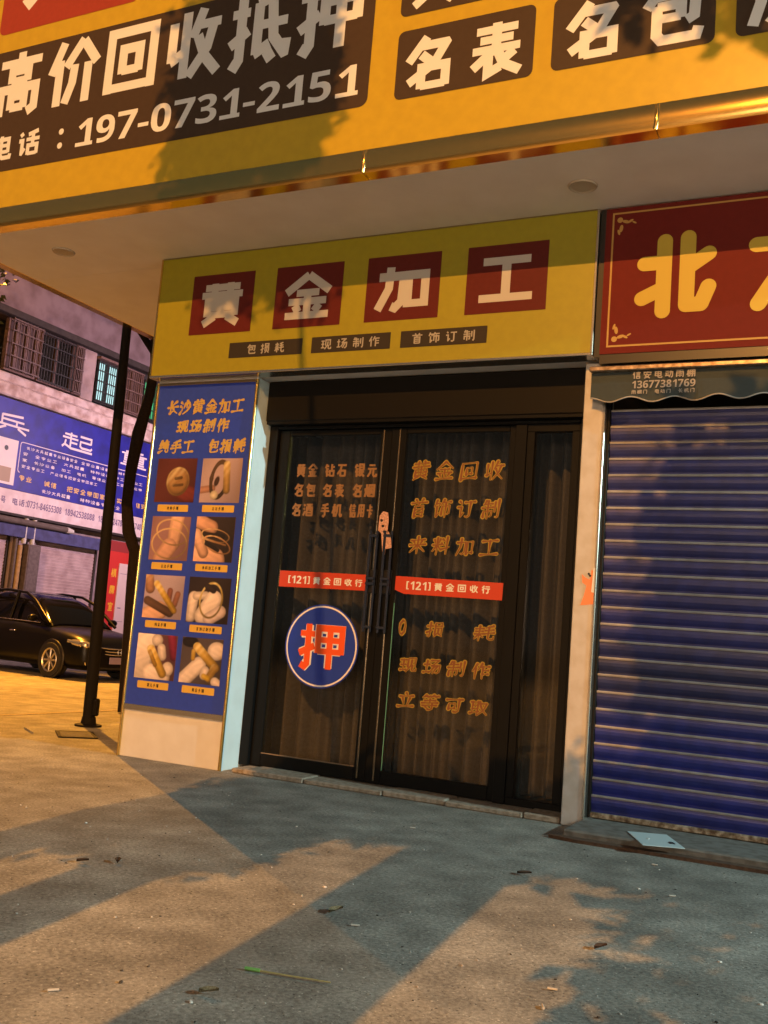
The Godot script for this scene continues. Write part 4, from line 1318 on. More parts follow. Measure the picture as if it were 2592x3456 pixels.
	tube(st2, [Vector3(11.105, 3.0, 0.1), Vector3(11.3, 2.98, 0.12)], [0.075, 0.05], 10)
	obj("roll_cap", st2, mat("far_cap", Color(0.5, 0.5, 0.48), 0.5), aw)
	# the sign
	var sg = far_thing("blue_shop_sign", "long blue sign with white characters and a white phone strip across the side road", "shop sign")
	boxed("blue_face", 4.0, 16.2, 3.665, 5.60, -0.10, 0.06, worn("far_blue", Color(0.014, 0.017, 0.33), dirt, 0.2, 0.5), sg, 0.004)
	boxed("white_strip", 4.0, 16.2, 3.16, 3.66, -0.10, 0.055, worn("far_white", Color(0.72, 0.64, 0.66), noise_tex(0.02, Color(0.9, 0.88, 0.88), Color(1, 1, 1), 95), 0.25, 0.5), sg, 0.004)
	boxed("underside", 4.0, 16.2, 3.11, 3.158, -0.28, 0.05, dark, sg)
	var wh = mat("far_letter", Color(0.72, 0.66, 0.70), 0.5)
	var k = 0
	for ch in "大兵起重":
		var st = begin()
		glyph(st, ch, Vector2(6.57 + 2.03 * k, 4.86), Vector2(1.1, 0.45), 0.052, plane_z(0.063))
		obj("character", st, wh, sg)
		k += 1
	var st3 = begin()
	var outer = rounded(9.46, 13.82, 4.07, 4.74, 0.06)
	outer.append(outer[0])
	for poly in Geometry2D.offset_polyline(outer.slice(0, outer.size() - 1), 0.009, Geometry2D.JOIN_ROUND, Geometry2D.END_BUTT):
		prism(st3, poly, 0.0, 0.0, plane_z(0.064))
	obj("text_outline", st3, wh, sg)
	far_glyphs("small_text", [["长沙大兵起重专业设备安全", 9.62, 11.25, 4.60, 4.68], ["全安业重设备信号特种", 11.35, 13.0, 4.60, 4.68], ["安 全专业工 大兵起重 特种设备 手工 专业工", 9.54, 13.65, 4.46, 4.54], ["家 长沙业备 加工 电机 等信业 手工安全专业带", 9.54, 13.65, 4.32, 4.40], ["安全专业工 产品信号把安全带回家一".replace("品", "业").replace("一", "工"), 9.54, 12.0, 4.18, 4.26]], 0.011, wh, sg, 0.063, "bold", 0.85)
	var ye = mat("far_yellow", Color(0.62, 0.42, 0.14), 0.5)
	far_glyphs("slogan", [["专业", 9.50, 9.92, 3.885, 4.03], ["诚信", 10.26, 10.68, 3.885, 4.03], ["把安全带回家", 10.98, 12.32, 3.885, 4.03], ["实", 12.72, 12.94, 3.885, 4.03], ["信安", 13.45, 13.85, 3.885, 4.03]], 0.023, ye, sg, 0.063)
	far_glyphs("company_line", [["长沙大兵起重", 10.22, 11.15, 3.725, 3.82], ["特种设备专业安全", 11.45, 12.9, 3.725, 3.82]], 0.013, wh, sg, 0.063)
	var ink = mat("far_ink", Color(0.16, 0.12, 0.24), 0.6)
	st3 = begin()
	digits(st3, "07", 8.86, 9.06, 3.33, 3.50, plane_z(0.058))
	line_of(st3, "号", 9.07, 9.26, 3.33, 3.50, 0.022, plane_z(0.058))
	line_of(st3, "电话", 9.40, 9.80, 3.33, 3.50, 0.022, plane_z(0.058))
	digits(st3, ":0731-84655308", 9.82, 10.92, 3.34, 3.50, plane_z(0.058))
	digits(st3, "18942538088", 11.03, 12.03, 3.34, 3.50, plane_z(0.058))
	digits(st3, "18908424780", 12.16, 13.12, 3.34, 3.50, plane_z(0.058))
	digits(st3, "18674874780", 13.26, 14.2, 3.34, 3.50, plane_z(0.058))
	small_print("phone_numbers", st3, ink, sg)
	boxed("white_picture", 8.2, 9.39, 3.75, 4.74, 0.0605, 0.064, mat("far_picture", Color(0.7, 0.64, 0.64), 0.5), sg)
	boxed("picture_machine", 8.3, 9.27, 3.80, 4.12, 0.0645, 0.067, mat("far_machine", Color(0.32, 0.24, 0.15), 0.5), sg)
	st3 = begin()
	prism(st3, disc(0.055, Vector2(9.07, 4.53), 20), 0.0, 0.002, plane_z(0.0645))
	obj("picture_dot", st3, mats["lock_black"], sg)
	# pipes, cabinet, posters
	var bx = far_thing("meter_cabinet", "grey brown steel cabinet on the pier between the two shutters", "cabinet")
	boxed("case", 10.06, 10.44, 1.25, 2.54, -0.135, 0.06, worn("far_cabinet", Color(0.12, 0.095, 0.085), dirt, 1.0, 0.6), bx, 0.01)
	boxed("door", 10.09, 10.41, 1.28, 2.51, 0.061, 0.07, mats["far_cabinet"], bx, 0.003)
	var pp = far_thing("wall_pipes", "pair of yellow brown and pale pipes beside the steel cabinet", "pipe")
	var st4 = begin()
	tube(st4, [Vector3(9.80, -0.02, -0.08), Vector3(9.80, 3.0, -0.08)], [0.05, 0.05], 10)
	obj("pipe", st4, worn("pipe_brown", Color(0.1, 0.075, 0.05), dirt, 1.0, 0.6), pp)
	st4 = begin()
	tube(st4, [Vector3(9.93, -0.02, -0.07), Vector3(9.93, 2.5, -0.07)], [0.06, 0.06], 10)
	obj("pipe", st4, worn("pipe_yellow", Color(0.42, 0.27, 0.09), dirt, 1.0, 0.6), pp)
	for x in [9.95, 10.2]:
		st4 = begin()
		tube(st4, [Vector3(x, 2.545, 0.0), Vector3(x, 3.1, 0.0)], [0.055, 0.055], 10)
		obj("conduit", st4, mat("far_cap", Color(0.5, 0.5, 0.48), 0.5), pp)
	var rp = far_thing("red_poster", "red upright poster with three yellow characters beside the shutter", "poster")
	boxed("sheet", 12.86, 13.62, 0.3, 2.98, -0.13, -0.10, mat("far_red", Color(0.55, 0.03, 0.025), 0.5), rp)
	boxed("top_band", 12.86, 13.62, 2.72, 2.975, -0.0995, -0.095, mat("far_darkred", Color(0.28, 0.03, 0.03), 0.5), rp)
	k = 0
	for ch in "棋牌室":
		var st = begin()
		glyph(st, ch, Vector2(13.015, 2.06 - 0.42 * k), Vector2(0.21, 0.25), 0.034, plane_z(-0.098))
		obj("character", st, mat("far_poster_yellow", Color(0.75, 0.42, 0.03), 0.5), rp)
		k += 1
	var wp = far_thing("white_notice", "white notice board overlapping the red poster", "notice")
	boxed("sheet", 13.27, 13.85, 0.25, 2.44, -0.094, -0.07, mat("far_notice", Color(0.66, 0.55, 0.54), 0.5), wp)
	for q in [[13.36, 13.48, 1.31, 1.335], [13.33, 13.6, 0.98, 0.99], [13.33, 13.6, 2.18, 2.19]]:
		boxed("printed_line", q[0], q[1], q[2], q[3], -0.0695, -0.068, mats["far_ink"], wp)

func make_street() -> void:
	# dark pole by the corner
	var t = thing("street_pole", "dark steel pole standing at the pavement corner left of the column", "pole", Vector3(-1.506, 0, -1.362))
	var st = begin()
	tube(st, [Vector3(0, 0, 0), Vector3(-0.04, 1.5, 0), Vector3(-0.092, 4.0, 0), Vector3(-0.16, 7.5, 0)], [0.060, 0.058, 0.046, 0.04], 14)
	obj("shaft", st, mats["pole_dark"], t)
	st = begin()
	lathe(st, [Vector2(0.13, 0.0), Vector2(0.13, 0.018), Vector2(0.075, 0.03), Vector2(0.066, 0.09)], 16)
	obj("base_plate", st, mats["pole_dark"], t)
	st = begin()
	box(st, Vector3(0.075, 0.19, 0.0), Vector3(0.05, 0.17, 0.07), 0.015)
	obj("cable_box", st, mats["pole_dark"], t)
	# drain grate
	t = thing("drain_grate", "small dark drain grate in the pavement by the pole", "grate", Vector3(-1.03, 0.004, -0.68))
	st = begin()
	ring_frame(st, -0.24, 0.24, -0.17, 0.17, 0.03, 0.0, 0.008, 0.002)
	var lay = Transform3D(Basis(Vector3.UP, -0.75) * Basis(Vector3.RIGHT, -PI / 2), Vector3.ZERO)
	var fr = obj("rim", st, mats["pole_dark"], t)
	fr.transform = lay
	st = begin()
	for k in 10:
		span(st, -0.2 + 0.042 * k, -0.178 + 0.042 * k, -0.139, 0.139, 0.0, 0.006)
	fr = obj("bars", st, mat("grate_grey", Color(0.06, 0.055, 0.06), 0.7), t)
	fr.transform = lay
	st = begin()
	span(st, -0.209, 0.209, -0.139, 0.139, -0.001, 0.001)
	fr = obj("pit", st, mats["lock_black"], t)
	fr.transform = lay
	# leaning tree beyond the corner: measured bends of its trunk
	var leaf = leaf_material("leaf_dark", Color(0.03, 0.036, 0.02))
	t = thing("street_tree", "dark leaning tree with a crooked trunk behind the column", "tree", Vector3(-2.42, 0, -3.0))
	st = begin()
	var pts = [Vector3(0.03, 0, 0), Vector3(-0.04, 0.7, 0), Vector3(-0.10, 1.5, 0), Vector3(-0.12, 1.88, 0), Vector3(-0.25, 2.12, 0), Vector3(-0.325, 2.46, 0), Vector3(-0.32, 2.85, 0), Vector3(-0.265, 3.33, 0), Vector3(-0.17, 3.75, 0), Vector3(-0.13, 4.2, 0), Vector3(-0.2, 5.2, 0.1), Vector3(-0.1, 6.4, 0)]
	tube(st, pts, [0.11, 0.085, 0.074, 0.068, 0.076, 0.066, 0.070, 0.079, 0.062, 0.06, 0.05, 0.03], 12)
	tube(st, [Vector3(-0.13, 4.3, 0), Vector3(-0.9, 5.3, 0.2), Vector3(-1.8, 5.9, 0.5)], [0.045, 0.035, 0.015], 8)
	tube(st, [Vector3(-0.2, 5.2, 0.1), Vector3(0.5, 6.3, -0.2), Vector3(0.9, 7.0, -0.3)], [0.04, 0.03, 0.012], 8)
	obj("trunk", st, mats["bark"], t)
	crown(t, leaf, [[Vector3(-0.3, 7.0, 0), Vector3(1.5, 1.1, 1.5), 2200], [Vector3(-1.8, 6.4, 0.4), Vector3(1.0, 0.7, 1.0), 900]], 0.075, 5)
	# another tree whose leaves hang into the upper left
	t = thing("street_tree", "leafy tree at the left edge in front of the barred windows", "tree", Vector3(-8.6, -0.02, -3.9))
	st = begin()
	tube(st, [Vector3(0, 0, 0), Vector3(0.05, 2.5, 0), Vector3(-0.1, 5.0, 0), Vector3(0, 7.5, 0)], [0.13, 0.1, 0.08, 0.04], 10)
	obj("trunk", st, mats["bark"], t)
	crown(t, leaf, [[Vector3(0.0, 7.1, -0.3), Vector3(1.3, 1.3, 1.5), 3200], [Vector3(-0.1, 5.8, -1.0), Vector3(0.7, 0.5, 0.8), 500]], 0.085, 6)

func leaf_material(called: String, c: Color) -> StandardMaterial3D:
	var m = mat(called, c, 0.6)
	m.backlight_enabled = true
	m.backlight = Color(0.2, 0.25, 0.1)
	m.vertex_color_use_as_albedo = true
	return m

func crown(t: Node3D, m: Material, blobs: Array, size: float, seed_: int, spread := 1.9, clipped := false) -> void:
	var st = begin()
	# one folded leaf
	var l = [Vector3(0, 0, 0), Vector3(0.5, 0.12, 0.42), Vector3(1.35, -0.05, 0), Vector3(0.5, 0.12, -0.42)]
	tri(st, l[0], l[1], l[2], Vector3(0, 1, 0.2).normalized())
	tri(st, l[0], l[2], l[3], Vector3(0, 1, -0.2).normalized())
	var mm := MultiMesh.new()
	mm.transform_format = MultiMesh.TRANSFORM_3D
	mm.use_colors = true
	mm.mesh = st.commit()
	mm.mesh.surface_set_material(0, m)
	var total = 0
	for b in blobs:
		total += b[2]
	mm.instance_count = total
	var r := RandomNumberGenerator.new()
	r.seed = seed_
	var i = 0
	for b in blobs:
		# twigs: leaves gather in sprays so that gaps stay open
		var sprays = []
		for k in maxi(6, int(b[2] / (6 if clipped else 26))):
			var v = Vector3(r.randfn(), r.randfn(), r.randfn())
			v = v.normalized() * pow(r.randf(), 0.45)
			if clipped:
				v = Vector3(r.randf_range(-1, 1), r.randf_range(-1, 1), r.randf_range(-1, 1))
			sprays.append(b[0] + v * b[1])
		for k in b[2]:
			var c = sprays[r.randi() % sprays.size()] + Vector3(r.randfn(), r.randfn(), r.randfn()) * size * spread
			var basis = Basis.from_euler(Vector3(r.randf_range(-0.9, 0.9), r.randf() * TAU, r.randf_range(-0.9, 0.9))).scaled(Vector3.ONE * size * r.randf_range(0.7, 1.25))
			mm.set_instance_transform(i, Transform3D(basis, c))
			var s = r.randf_range(0.7, 1.2)
			mm.set_instance_color(i, Color(s, s * r.randf_range(0.92, 1.05), s * 0.9))
			i += 1
	var o := MultiMeshInstance3D.new()
	o.name = numbered("crown", t)
	o.multimesh = mm
	o.set_meta("kind", "stuff")
	t.add_child(o, true)

func make_street_trees() -> void:
	# the kerbside trees behind the photographer whose shadows lie on pavement and signs
	var leaf = leaf_material("leaf_front", Color(0.04, 0.055, 0.025))
	var t = thing("street_tree", "kerbside tree with one straight trunk on the front pavement", "tree", Vector3(4.535, 0, 10.0), 0.0, "street trees on the front pavement")
	var st = begin()
	tube(st, [Vector3(0, 0, 0), Vector3(0, 4.0, 0), Vector3(0.01, 5.7, 0), Vector3(0.3, 6.05, 0), Vector3(1.0, 6.2, 0), Vector3(1.6, 6.6, 0)], [0.19, 0.175, 0.16, 0.1, 0.06, 0.04], 12)
	tube(st, [Vector3(1.4, 6.5, 0), Vector3(2.5, 7.3, 0), Vector3(1.7, 8.3, 0)], [0.05, 0.03, 0.015], 8)
	obj("trunk", st, mats["bark"], t)
	crown(t, leaf, [[Vector3(0.14, 5.98, 0), Vector3(0.62, 0.17, 0.2), 5200], [Vector3(1.4, 6.56, 0), Vector3(1.02, 0.68, 0.22), 11000], [Vector3(1.57, 5.12, 0), Vector3(1.1, 0.8, 0.3), 8500], [Vector3(1.0, 8.32, 0), Vector3(0.72, 0.2, 0.5), 3200]], 0.075, 11, 0.45, true)
	t = thing("street_tree", "kerbside tree with twin trunks on the front pavement", "tree", Vector3(3.7, 0, 10.0), 0.0, "street trees on the front pavement")
	st = begin()
	tube(st, [Vector3(0.18, 0, 0), Vector3(0.18, 4.0, 0), Vector3(0.22, 5.4, 0), Vector3(0.15, 6.2, 0), Vector3(-0.1, 8.3, 0)], [0.12, 0.11, 0.10, 0.02, 0.005], 12)
	tube(st, [Vector3(-0.22, 0, 0), Vector3(-0.24, 4.0, 0), Vector3(-0.14, 5.5, 0), Vector3(0.0, 6.2, 0)], [0.11, 0.10, 0.09, 0.03], 12)
	obj("trunk", st, mats["bark"], t)
	crown(t, leaf, [[Vector3(0.18, 5.76, 0), Vector3(0.24, 0.38, 0.25), 7000], [Vector3(-0.12, 8.13, 0), Vector3(0.27, 0.36, 0.25), 8000], [Vector3(0.05, 8.7, 0), Vector3(0.2, 0.3, 0.25), 3000]], 0.045, 12, 0.6, true)

func superring(x: float, hw: float, y0: float, y1: float, n: int, power: float) -> Array:
	var out = []
	for k in n:
		var a = TAU * k / n
		var c = cos(a)
		var s = sin(a)
		out.append(Vector3(x, (y0 + y1) * 0.5 + signf(s) * pow(absf(s), 2.0 / power) * (y1 - y0) * 0.5, signf(c) * pow(absf(c), 2.0 / power) * hw))
	return out

func loft(st: SurfaceTool, rings: Array) -> void:
	var n = rings[0].size()
	var normal_at = func(i: int, k: int) -> Vector3:
		var a = rings[maxi(i - 1, 0)][k]
		var b = rings[mini(i + 1, rings.size() - 1)][k]
		var d = rings[i][(k + 1) % n] - rings[i][(k - 1 + n) % n]
		var v = (b - a).cross(d).normalized()
		var mid = Vector3.ZERO
		for p in rings[i]:
			mid += p / n
		return v if v.dot(rings[i][k] - mid) >= 0.0 else -v
	var nr = []
	for i in rings.size():
		var row = []
		for k in n:
			row.append(normal_at.call(i, k))
		nr.append(row)
	for i in rings.size() - 1:
		for k in n:
			var j = (k + 1) % n
			smooth_quad(st, [rings[i][k], rings[i][j], rings[i + 1][j], rings[i + 1][k]], [nr[i][k], nr[i][j], nr[i + 1][j], nr[i + 1][k]])
	for e in [0, rings.size() - 1]:
		var mid = Vector3.ZERO
		for p in rings[e]:
			mid += p / n
		for k in n:
			tri(st, mid, rings[e][k], rings[e][(k + 1) % n], Vector3(1 if rings[e][0].x > rings[rings.size() / 2][0].x else -1, 0, 0))

func make_car() -> void:
	var t = thing("parked_car", "black parked car with its nose to the side road in front of the shutters", "car", Vector3(-7.02, -0.02, -7.42), -0.17)
	var paint = mat("car_black", Color(0.004, 0.004, 0.0045), 0.3)
	paint.metallic_specular = 0.3
	var gl = mat("car_glass", Color(0.003, 0.003, 0.0035), 0.08)
	gl.metallic_specular = 0.3
	var rub = mat("tyre_rubber", Color(0.015, 0.014, 0.013), 0.85)
	var alloy = mat("wheel_alloy", Color(0.55, 0.5, 0.42), 0.35, 0.85)
	var chrome = mat("car_chrome", Color(0.75, 0.72, 0.7), 0.15, 0.95)
	var st = begin()
	var rings = []
	for q in [[0.80, 0.50, 0.24, 0.52], [0.76, 0.62, 0.20, 0.60], [0.66, 0.70, 0.17, 0.68], [0.45, 0.76, 0.16, 0.745], [0.1, 0.78, 0.16, 0.80], [-0.4, 0.78, 0.16, 0.86], [-1.0, 0.785, 0.16, 0.885], [-2.0, 0.785, 0.16, 0.90], [-2.7, 0.77, 0.18, 0.90], [-3.0, 0.72, 0.22, 0.86], [-3.12, 0.6, 0.3, 0.75]]:
		rings.append(superring(q[0], q[1], q[2], q[3] * 1.06, 36, 4.6))
	loft(st, rings)
	obj("body", st, paint, t)
	st = begin()
	rings = []
	for q in [[-0.28, 0.66, 0.60, 0.86], [-0.55, 0.70, 0.60, 1.06], [-0.85, 0.69, 0.60, 1.235], [-1.15, 0.67, 0.6, 1.325], [-1.6, 0.66, 0.6, 1.36], [-2.1, 0.66, 0.6, 1.35], [-2.55, 0.65, 0.6, 1.28], [-2.85, 0.62, 0.6, 1.1], [-3.0, 0.6, 0.6, 0.9]]:
		var r = superring(q[0] + 0.04, q[1] * 1.03, q[2], q[3] * 1.075, 32, 4.2)
		for k in r.size():
			r[k].z *= 1.0 - 0.2 * clampf((r[k].y - 0.85) / 0.5, 0.0, 1.0)
		rings.append(r)
	loft(st, rings)
	obj("cabin_glass", st, gl, t)
	# pillars and roof rails in body colour
	for s in [-1.0, 1.0]:
		st = begin()
		tube(st, [Vector3(-0.22, 0.91, 0.71 * s), Vector3(-0.77, 1.29, 0.66 * s), Vector3(-1.12, 1.42, 0.60 * s), Vector3(-1.7, 1.457, 0.59 * s), Vector3(-2.4, 1.41, 0.59 * s), Vector3(-2.95, 0.96, 0.64 * s)], [0.03, 0.03, 0.026, 0.024, 0.026, 0.03], 8)
		obj("roof_rail", st, paint, t)
		st = begin()
		tube(st, [Vector3(-1.32, 0.92, 0.75 * s), Vector3(-1.36, 1.44, 0.595 * s)], [0.035, 0.03], 8)
		obj("door_pillar", st, paint, t)
		var m := SphereMesh.new()
		m.radius = 0.5
		m.height = 1.0
		m.radial_segments = 20
		m.rings = 10
		var mir = put("wing_mirror", m, t, Transform3D(Basis().scaled(Vector3(0.13, 0.13, 0.2)), Vector3(-0.50, 0.985, 0.87 * s)))
		mir.material_override = paint
		var glint = begin()
		tube(glint, [Vector3(-0.40, 0.915, 0.785 * s), Vector3(-2.5, 0.95, 0.79 * s)], [0.008, 0.008], 6)
		obj("window_line", glint, chrome, t)
		st = begin()
		box(st, Vector3(-1.15, 0.74, 0.795 * s), Vector3(0.16, 0.024, 0.03), 0.008)
		obj("door_handle", st, chrome, t)
		var hl = begin()
		var hr = []
		for q in [[0.36, 0.745, 0.028, 0.02], [0.48, 0.715, 0.055, 0.035], [0.60, 0.665, 0.075, 0.05], [0.695, 0.60, 0.072, 0.058], [0.755, 0.535, 0.05, 0.055], [0.785, 0.47, 0.02, 0.035]]:
			var ring = []
			for k in 14:
				var a = TAU * k / 14.0
				ring.append(Vector3(q[0] + cos(a) * 0.012, 0.645 - (q[0] - 0.36) * 0.17 + sin(a) * q[2], (q[1] + cos(a) * q[3]) * s))
			hr.append(ring)
		loft(hl, hr)
		var lamp = obj("headlight", hl, mat("headlight_lens", Color(0.5, 0.46, 0.4), 0.12, 0.7), t)
		for q in [[0.62, 0.70], [0.70, 0.635], [0.745, 0.565]]:
			var refl = begin()
			lathe(refl, [Vector2(0.001, 0.008), Vector2(0.022, 0.006), Vector2(0.034, 0.0)], 14, Transform3D(Basis(Vector3(0, 0, 1), -PI / 2), Vector3(q[0] + 0.045, 0.61 - (q[0] - 0.5) * 0.12, q[1] * s)))
			obj("reflector", refl, chrome, lamp)
		var fog = begin()
		lathe(fog, [Vector2(0.001, 0.01), Vector2(0.03, 0.006), Vector2(0.042, 0.0)], 14, Transform3D(Basis(Vector3(0, 0, 1), -PI / 2), Vector3(0.735, 0.30, 0.60 * s)))
		obj("fog_lamp", fog, chrome, t)
	# grille, badge, plate, bumper slot
	for k in 3:
		st = begin()
		tube(st, [Vector3(0.770, 0.575 - 0.05 * k, -0.42), Vector3(0.803, 0.56 - 0.05 * k, -0.2), Vector3(0.812, 0.555 - 0.05 * k, 0), Vector3(0.803, 0.56 - 0.05 * k, 0.2), Vector3(0.770, 0.575 - 0.05 * k, 0.42)], [0.01, 0.012, 0.012, 0.012, 0.01], 8)
		obj("grille_bar", st, chrome, t)
	st = begin()
	for dz in [-0.032, 0.032]:
		box(st, Vector3(0.828, 0.507, dz), Vector3(0.01, 0.085, 0.013), 0.003)
	box(st, Vector3(0.828, 0.507, 0), Vector3(0.0095, 0.013, 0.062), 0.003)
	obj("badge", st, chrome, t)
	st = begin()
	box(st, Vector3(0.818, 0.36, 0), Vector3(0.012, 0.115, 0.39), 0.004)
	obj("number_plate", st, mat("plate_blue", Color(0.28, 0.24, 0.46), 0.4), t)
	st = begin()
	box(st, Vector3(0.785, 0.235, 0), Vector3(0.03, 0.06, 0.9), 0.012)
	obj("bumper_slot", st, rub, t)
	for x in [0.0, -2.35]:
		for s in [-1.0, 1.0]:
			var arch = begin()
			lathe(arch, [Vector2(0.0, 0.0), Vector2(0.335, 0.0), Vector2(0.35, -0.02)], 28, Transform3D(Basis(Vector3.RIGHT, PI / 2 * s), Vector3(x, 0.315, 0.787 * s)))
			obj("wheel_arch", arch, mats["lock_black"], t)
			var w = part_node("wheel", t, Vector3(x, 0.30, 0.71 * s))
			var tx = Transform3D(Basis(Vector3.RIGHT, PI / 2 * s), Vector3.ZERO)
			st = begin()
			lathe(st, [Vector2(0.20, -0.1), Vector2(0.28, -0.1), Vector2(0.3, -0.07), Vector2(0.3, 0.07), Vector2(0.285, 0.095), Vector2(0.205, 0.1), Vector2(0.2, 0.06)], 36, tx)
			obj("tyre", st, rub, w)
			st = begin()
			lathe(st, [Vector2(0.205, 0.098), Vector2(0.195, 0.106), Vector2(0.18, 0.09), Vector2(0.178, -0.05)], 36, tx)
			lathe(st, [Vector2(0.001, 0.096), Vector2(0.035, 0.094), Vector2(0.045, 0.06)], 18, tx)
			for k in 8:
				var b = Basis(Vector3(0, 0, 1), TAU * k / 8.0)
				box(st, Vector3(0.108, 0, 0.082 * s), Vector3(0.155, 0.034, 0.022), 0.006, Transform3D(b, Vector3.ZERO))
			obj("rim", st, alloy, w)
			st = begin()
			lathe(st, [Vector2(0.0, 0.03), Vector2(0.179, 0.03)], 28, tx)
			obj("brake_shade", st, mats["lock_black"], w)

func litter(called: String, label: String, category: String, st: SurfaceTool, m: Material, x: float, z: float, turn := 0.0, group := "") -> void:
	var o = obj(called, st, m)
	o.position = Vector3(x, 0.002, z)
	o.rotation.y = turn
	tag(o, label, category, group)

func leaf_shape(l: float) -> SurfaceTool:
	var st = begin()
	var n = 8
	for k in n:
		var a = float(k) / n
		var b = float(k + 1) / n
		var wa = sin(a * PI) * l * 0.3
		var wb = sin(b * PI) * l * 0.3
		for s in [-1.0, 1.0]:
			quad(st, Vector3((a - 0.5) * l, 0.004 + 0.01 * a, 0), Vector3((b - 0.5) * l, 0.004 + 0.01 * b, 0), Vector3((b - 0.5) * l, 0.016 + 0.006 * b, wb * s), Vector3((a - 0.5) * l, 0.016 + 0.006 * a, wa * s), Vector3(0, 1, -0.3 * s).normalized())
	return st

func chip_shape(r: float, h: float) -> SurfaceTool:
	var st = begin()
	var n = 7
	var lo = []
	var hi = []
	for k in n:
		var q = r * rng.randf_range(0.65, 1.2)
		lo.append(Vector3(cos(TAU * k / n) * q, 0, sin(TAU * k / n) * q * 0.75))
		hi.append(Vector3(lo[k].x * 0.7, h * rng.randf_range(0.7, 1.2), lo[k].z * 0.7))
	for k in n:
		var j = (k + 1) % n
		quad(st, lo[k], lo[j], hi[j], hi[k], (lo[k] + lo[j]).normalized() + Vector3(0, 0.4, 0))
		tri(st, Vector3(0, h * 1.1, 0), hi[k], hi[j], Vector3.UP)
	return st

func make_litter() -> void:
	# torn notices on the door handles and the pillar
	var pinkish = worn("torn_paper", Color(0.62, 0.40, 0.36), noise_tex(0.04, Color(0.75, 0.7, 0.66), Color(1, 1, 1), 71), 3.0, 0.7)
	var st = begin()
	prism(st, PackedVector2Array([Vector2(0.0, 0.02), Vector2(0.028, 0.0), Vector2(0.05, -0.145), Vector2(0.072, -0.16), Vector2(0.082, 0.1), Vector2(0.072, 0.155), Vector2(0.03, 0.165), Vector2(0.004, 0.13)]), 0.0, 0.002)
	var t = thing("torn_notice", "torn pink paper with three black dots above the left door handle", "notice", Vector3(2.070, 1.86, -0.204))
	obj("paper", st, pinkish, t)
	for k in 3:
		st = begin()
		prism(st, disc(0.011, Vector2(0.024 + 0.014 * k, 0.095 - 0.042 * k), 12), 0.0, 0.001, plane_z(0.0025))
		obj("black_dot", st, mats["lock_black"], t)
	st = begin()
	prism(st, PackedVector2Array([Vector2(0.0, 0.0), Vector2(0.05, 0.01), Vector2(0.04, 0.08), Vector2(0.014, 0.135), Vector2(0.002, 0.1)]), 0.0, 0.002)
	t = thing("paper_scrap", "small pink paper scrap wedged by the right door handle", "scrap", Vector3(2.150, 1.74, -0.188))
	obj("paper", st, pinkish, t)
	st = begin()
	prism(st, PackedVector2Array([Vector2(0.028, 0.0), Vector2(0.112, 0.012), Vector2(0.112, 0.225), Vector2(0.09, 0.235), Vector2(0.082, 0.17), Vector2(0.05, 0.185), Vector2(0.028, 0.205), Vector2(0.034, 0.15), Vector2(0.062, 0.13), Vector2(0.05, 0.07)]), 0.0, 0.0015)
	t = thing("orange_sticker", "torn orange sticker on the pillar beside the shutter", "sticker", Vector3(3.655, 1.40, 0.0005))
	obj("paper", st, mat("paper_orange", Color(0.75, 0.24, 0.10), 0.6), t)
	st = begin()
	prism(st, PackedVector2Array([Vector2(0.096, 0.09), Vector2(0.124, 0.085), Vector2(0.122, 0.25), Vector2(0.104, 0.25)]), 0.0, 0.001, plane_z(0.002))
	obj("white_strip", st, mats["paper_white"], t)
	for p in [Vector2(0.074, 0.208), Vector2(0.083, 0.196)]:
		st = begin()
		prism(st, disc(0.008, p, 10), 0.0, 0.0005, plane_z(0.002))
		obj("black_dot", st, mats["lock_black"], t)
	# pale paper on the step
	st = begin()
	box(st, Vector3(0, 0.0, 0), Vector3(0.235, 0.004, 0.40), 0.001)
	t = thing("paper_card", "pale blue white card lying on the step before the shutter", "card", Vector3(4.29, 0.0595, 0.36), 0.42)
	obj("sheet", st, mat("card_blue", Color(0.5, 0.62, 0.66), 0.6), t)
	st = begin()
	box(st, Vector3(0.075, 0.004, 0.08), Vector3(0.026, 0.004, 0.05), 0.001)
	obj("dark_mark", st, mats["lock_black"], t)
	st = begin()
	box(st, Vector3(-0.04, 0.004, 0.0), Vector3(0.012, 0.004, 0.02), 0.001)
	obj("white_mark", st, mats["paper_white"], t)
	# green stick
	t = thing("drinking_straw", "thin straw with a bright green end on the asphalt", "straw", Vector3(3.742, 0.006, 3.553), atan2(0.062, 0.274))
	st = begin()
	tube(st, [Vector3(-0.142, 0.001, 0), Vector3(-0.092, 0.001, 0)], [0.0058, 0.0058], 8)
	obj("green_end", st, mat("straw_green", Color(0.17, 0.46, 0.12), 0.4), t)
	st = begin()
	tube(st, [Vector3(-0.0915, 0, 0), Vector3(0.0, 0.0, 0.002), Vector3(0.142, 0, 0)], [0.0033, 0.003, 0.0025], 8)
	obj("shaft", st, mat("straw_tan", Color(0.34, 0.3, 0.13), 0.5), t)
	# leaves, butts, crumbs
	var dry = worn("dry_leaf", Color(0.4, 0.34, 0.22), noise_tex(0.05, Color(0.6, 0.55, 0.45), Color(1, 1, 1), 73), 4.0, 0.8)
	litter("fallen_leaf", "pale dry leaf left of the straw on the asphalt", "leaf", leaf_shape(0.06), dry, 3.641, 3.836, 0.4, "leaves on the pavement")
	litter("fallen_leaf", "pale dry leaf on the asphalt below the door, above the straw", "leaf", leaf_shape(0.075), dry, 3.511, 2.802, 1.2, "leaves on the pavement")
	litter("fallen_leaf", "dark leaf on the asphalt at the tip of the right light patch", "leaf", leaf_shape(0.07), mats["rust_brown"], 3.895, 1.583, 0.2, "leaves on the pavement")
	litter("fallen_leaf", "dark leaf in the broken light to the right of the straw", "leaf", leaf_shape(0.06), mats["rust_brown"], 4.497, 2.552, 0.9, "leaves on the pavement")
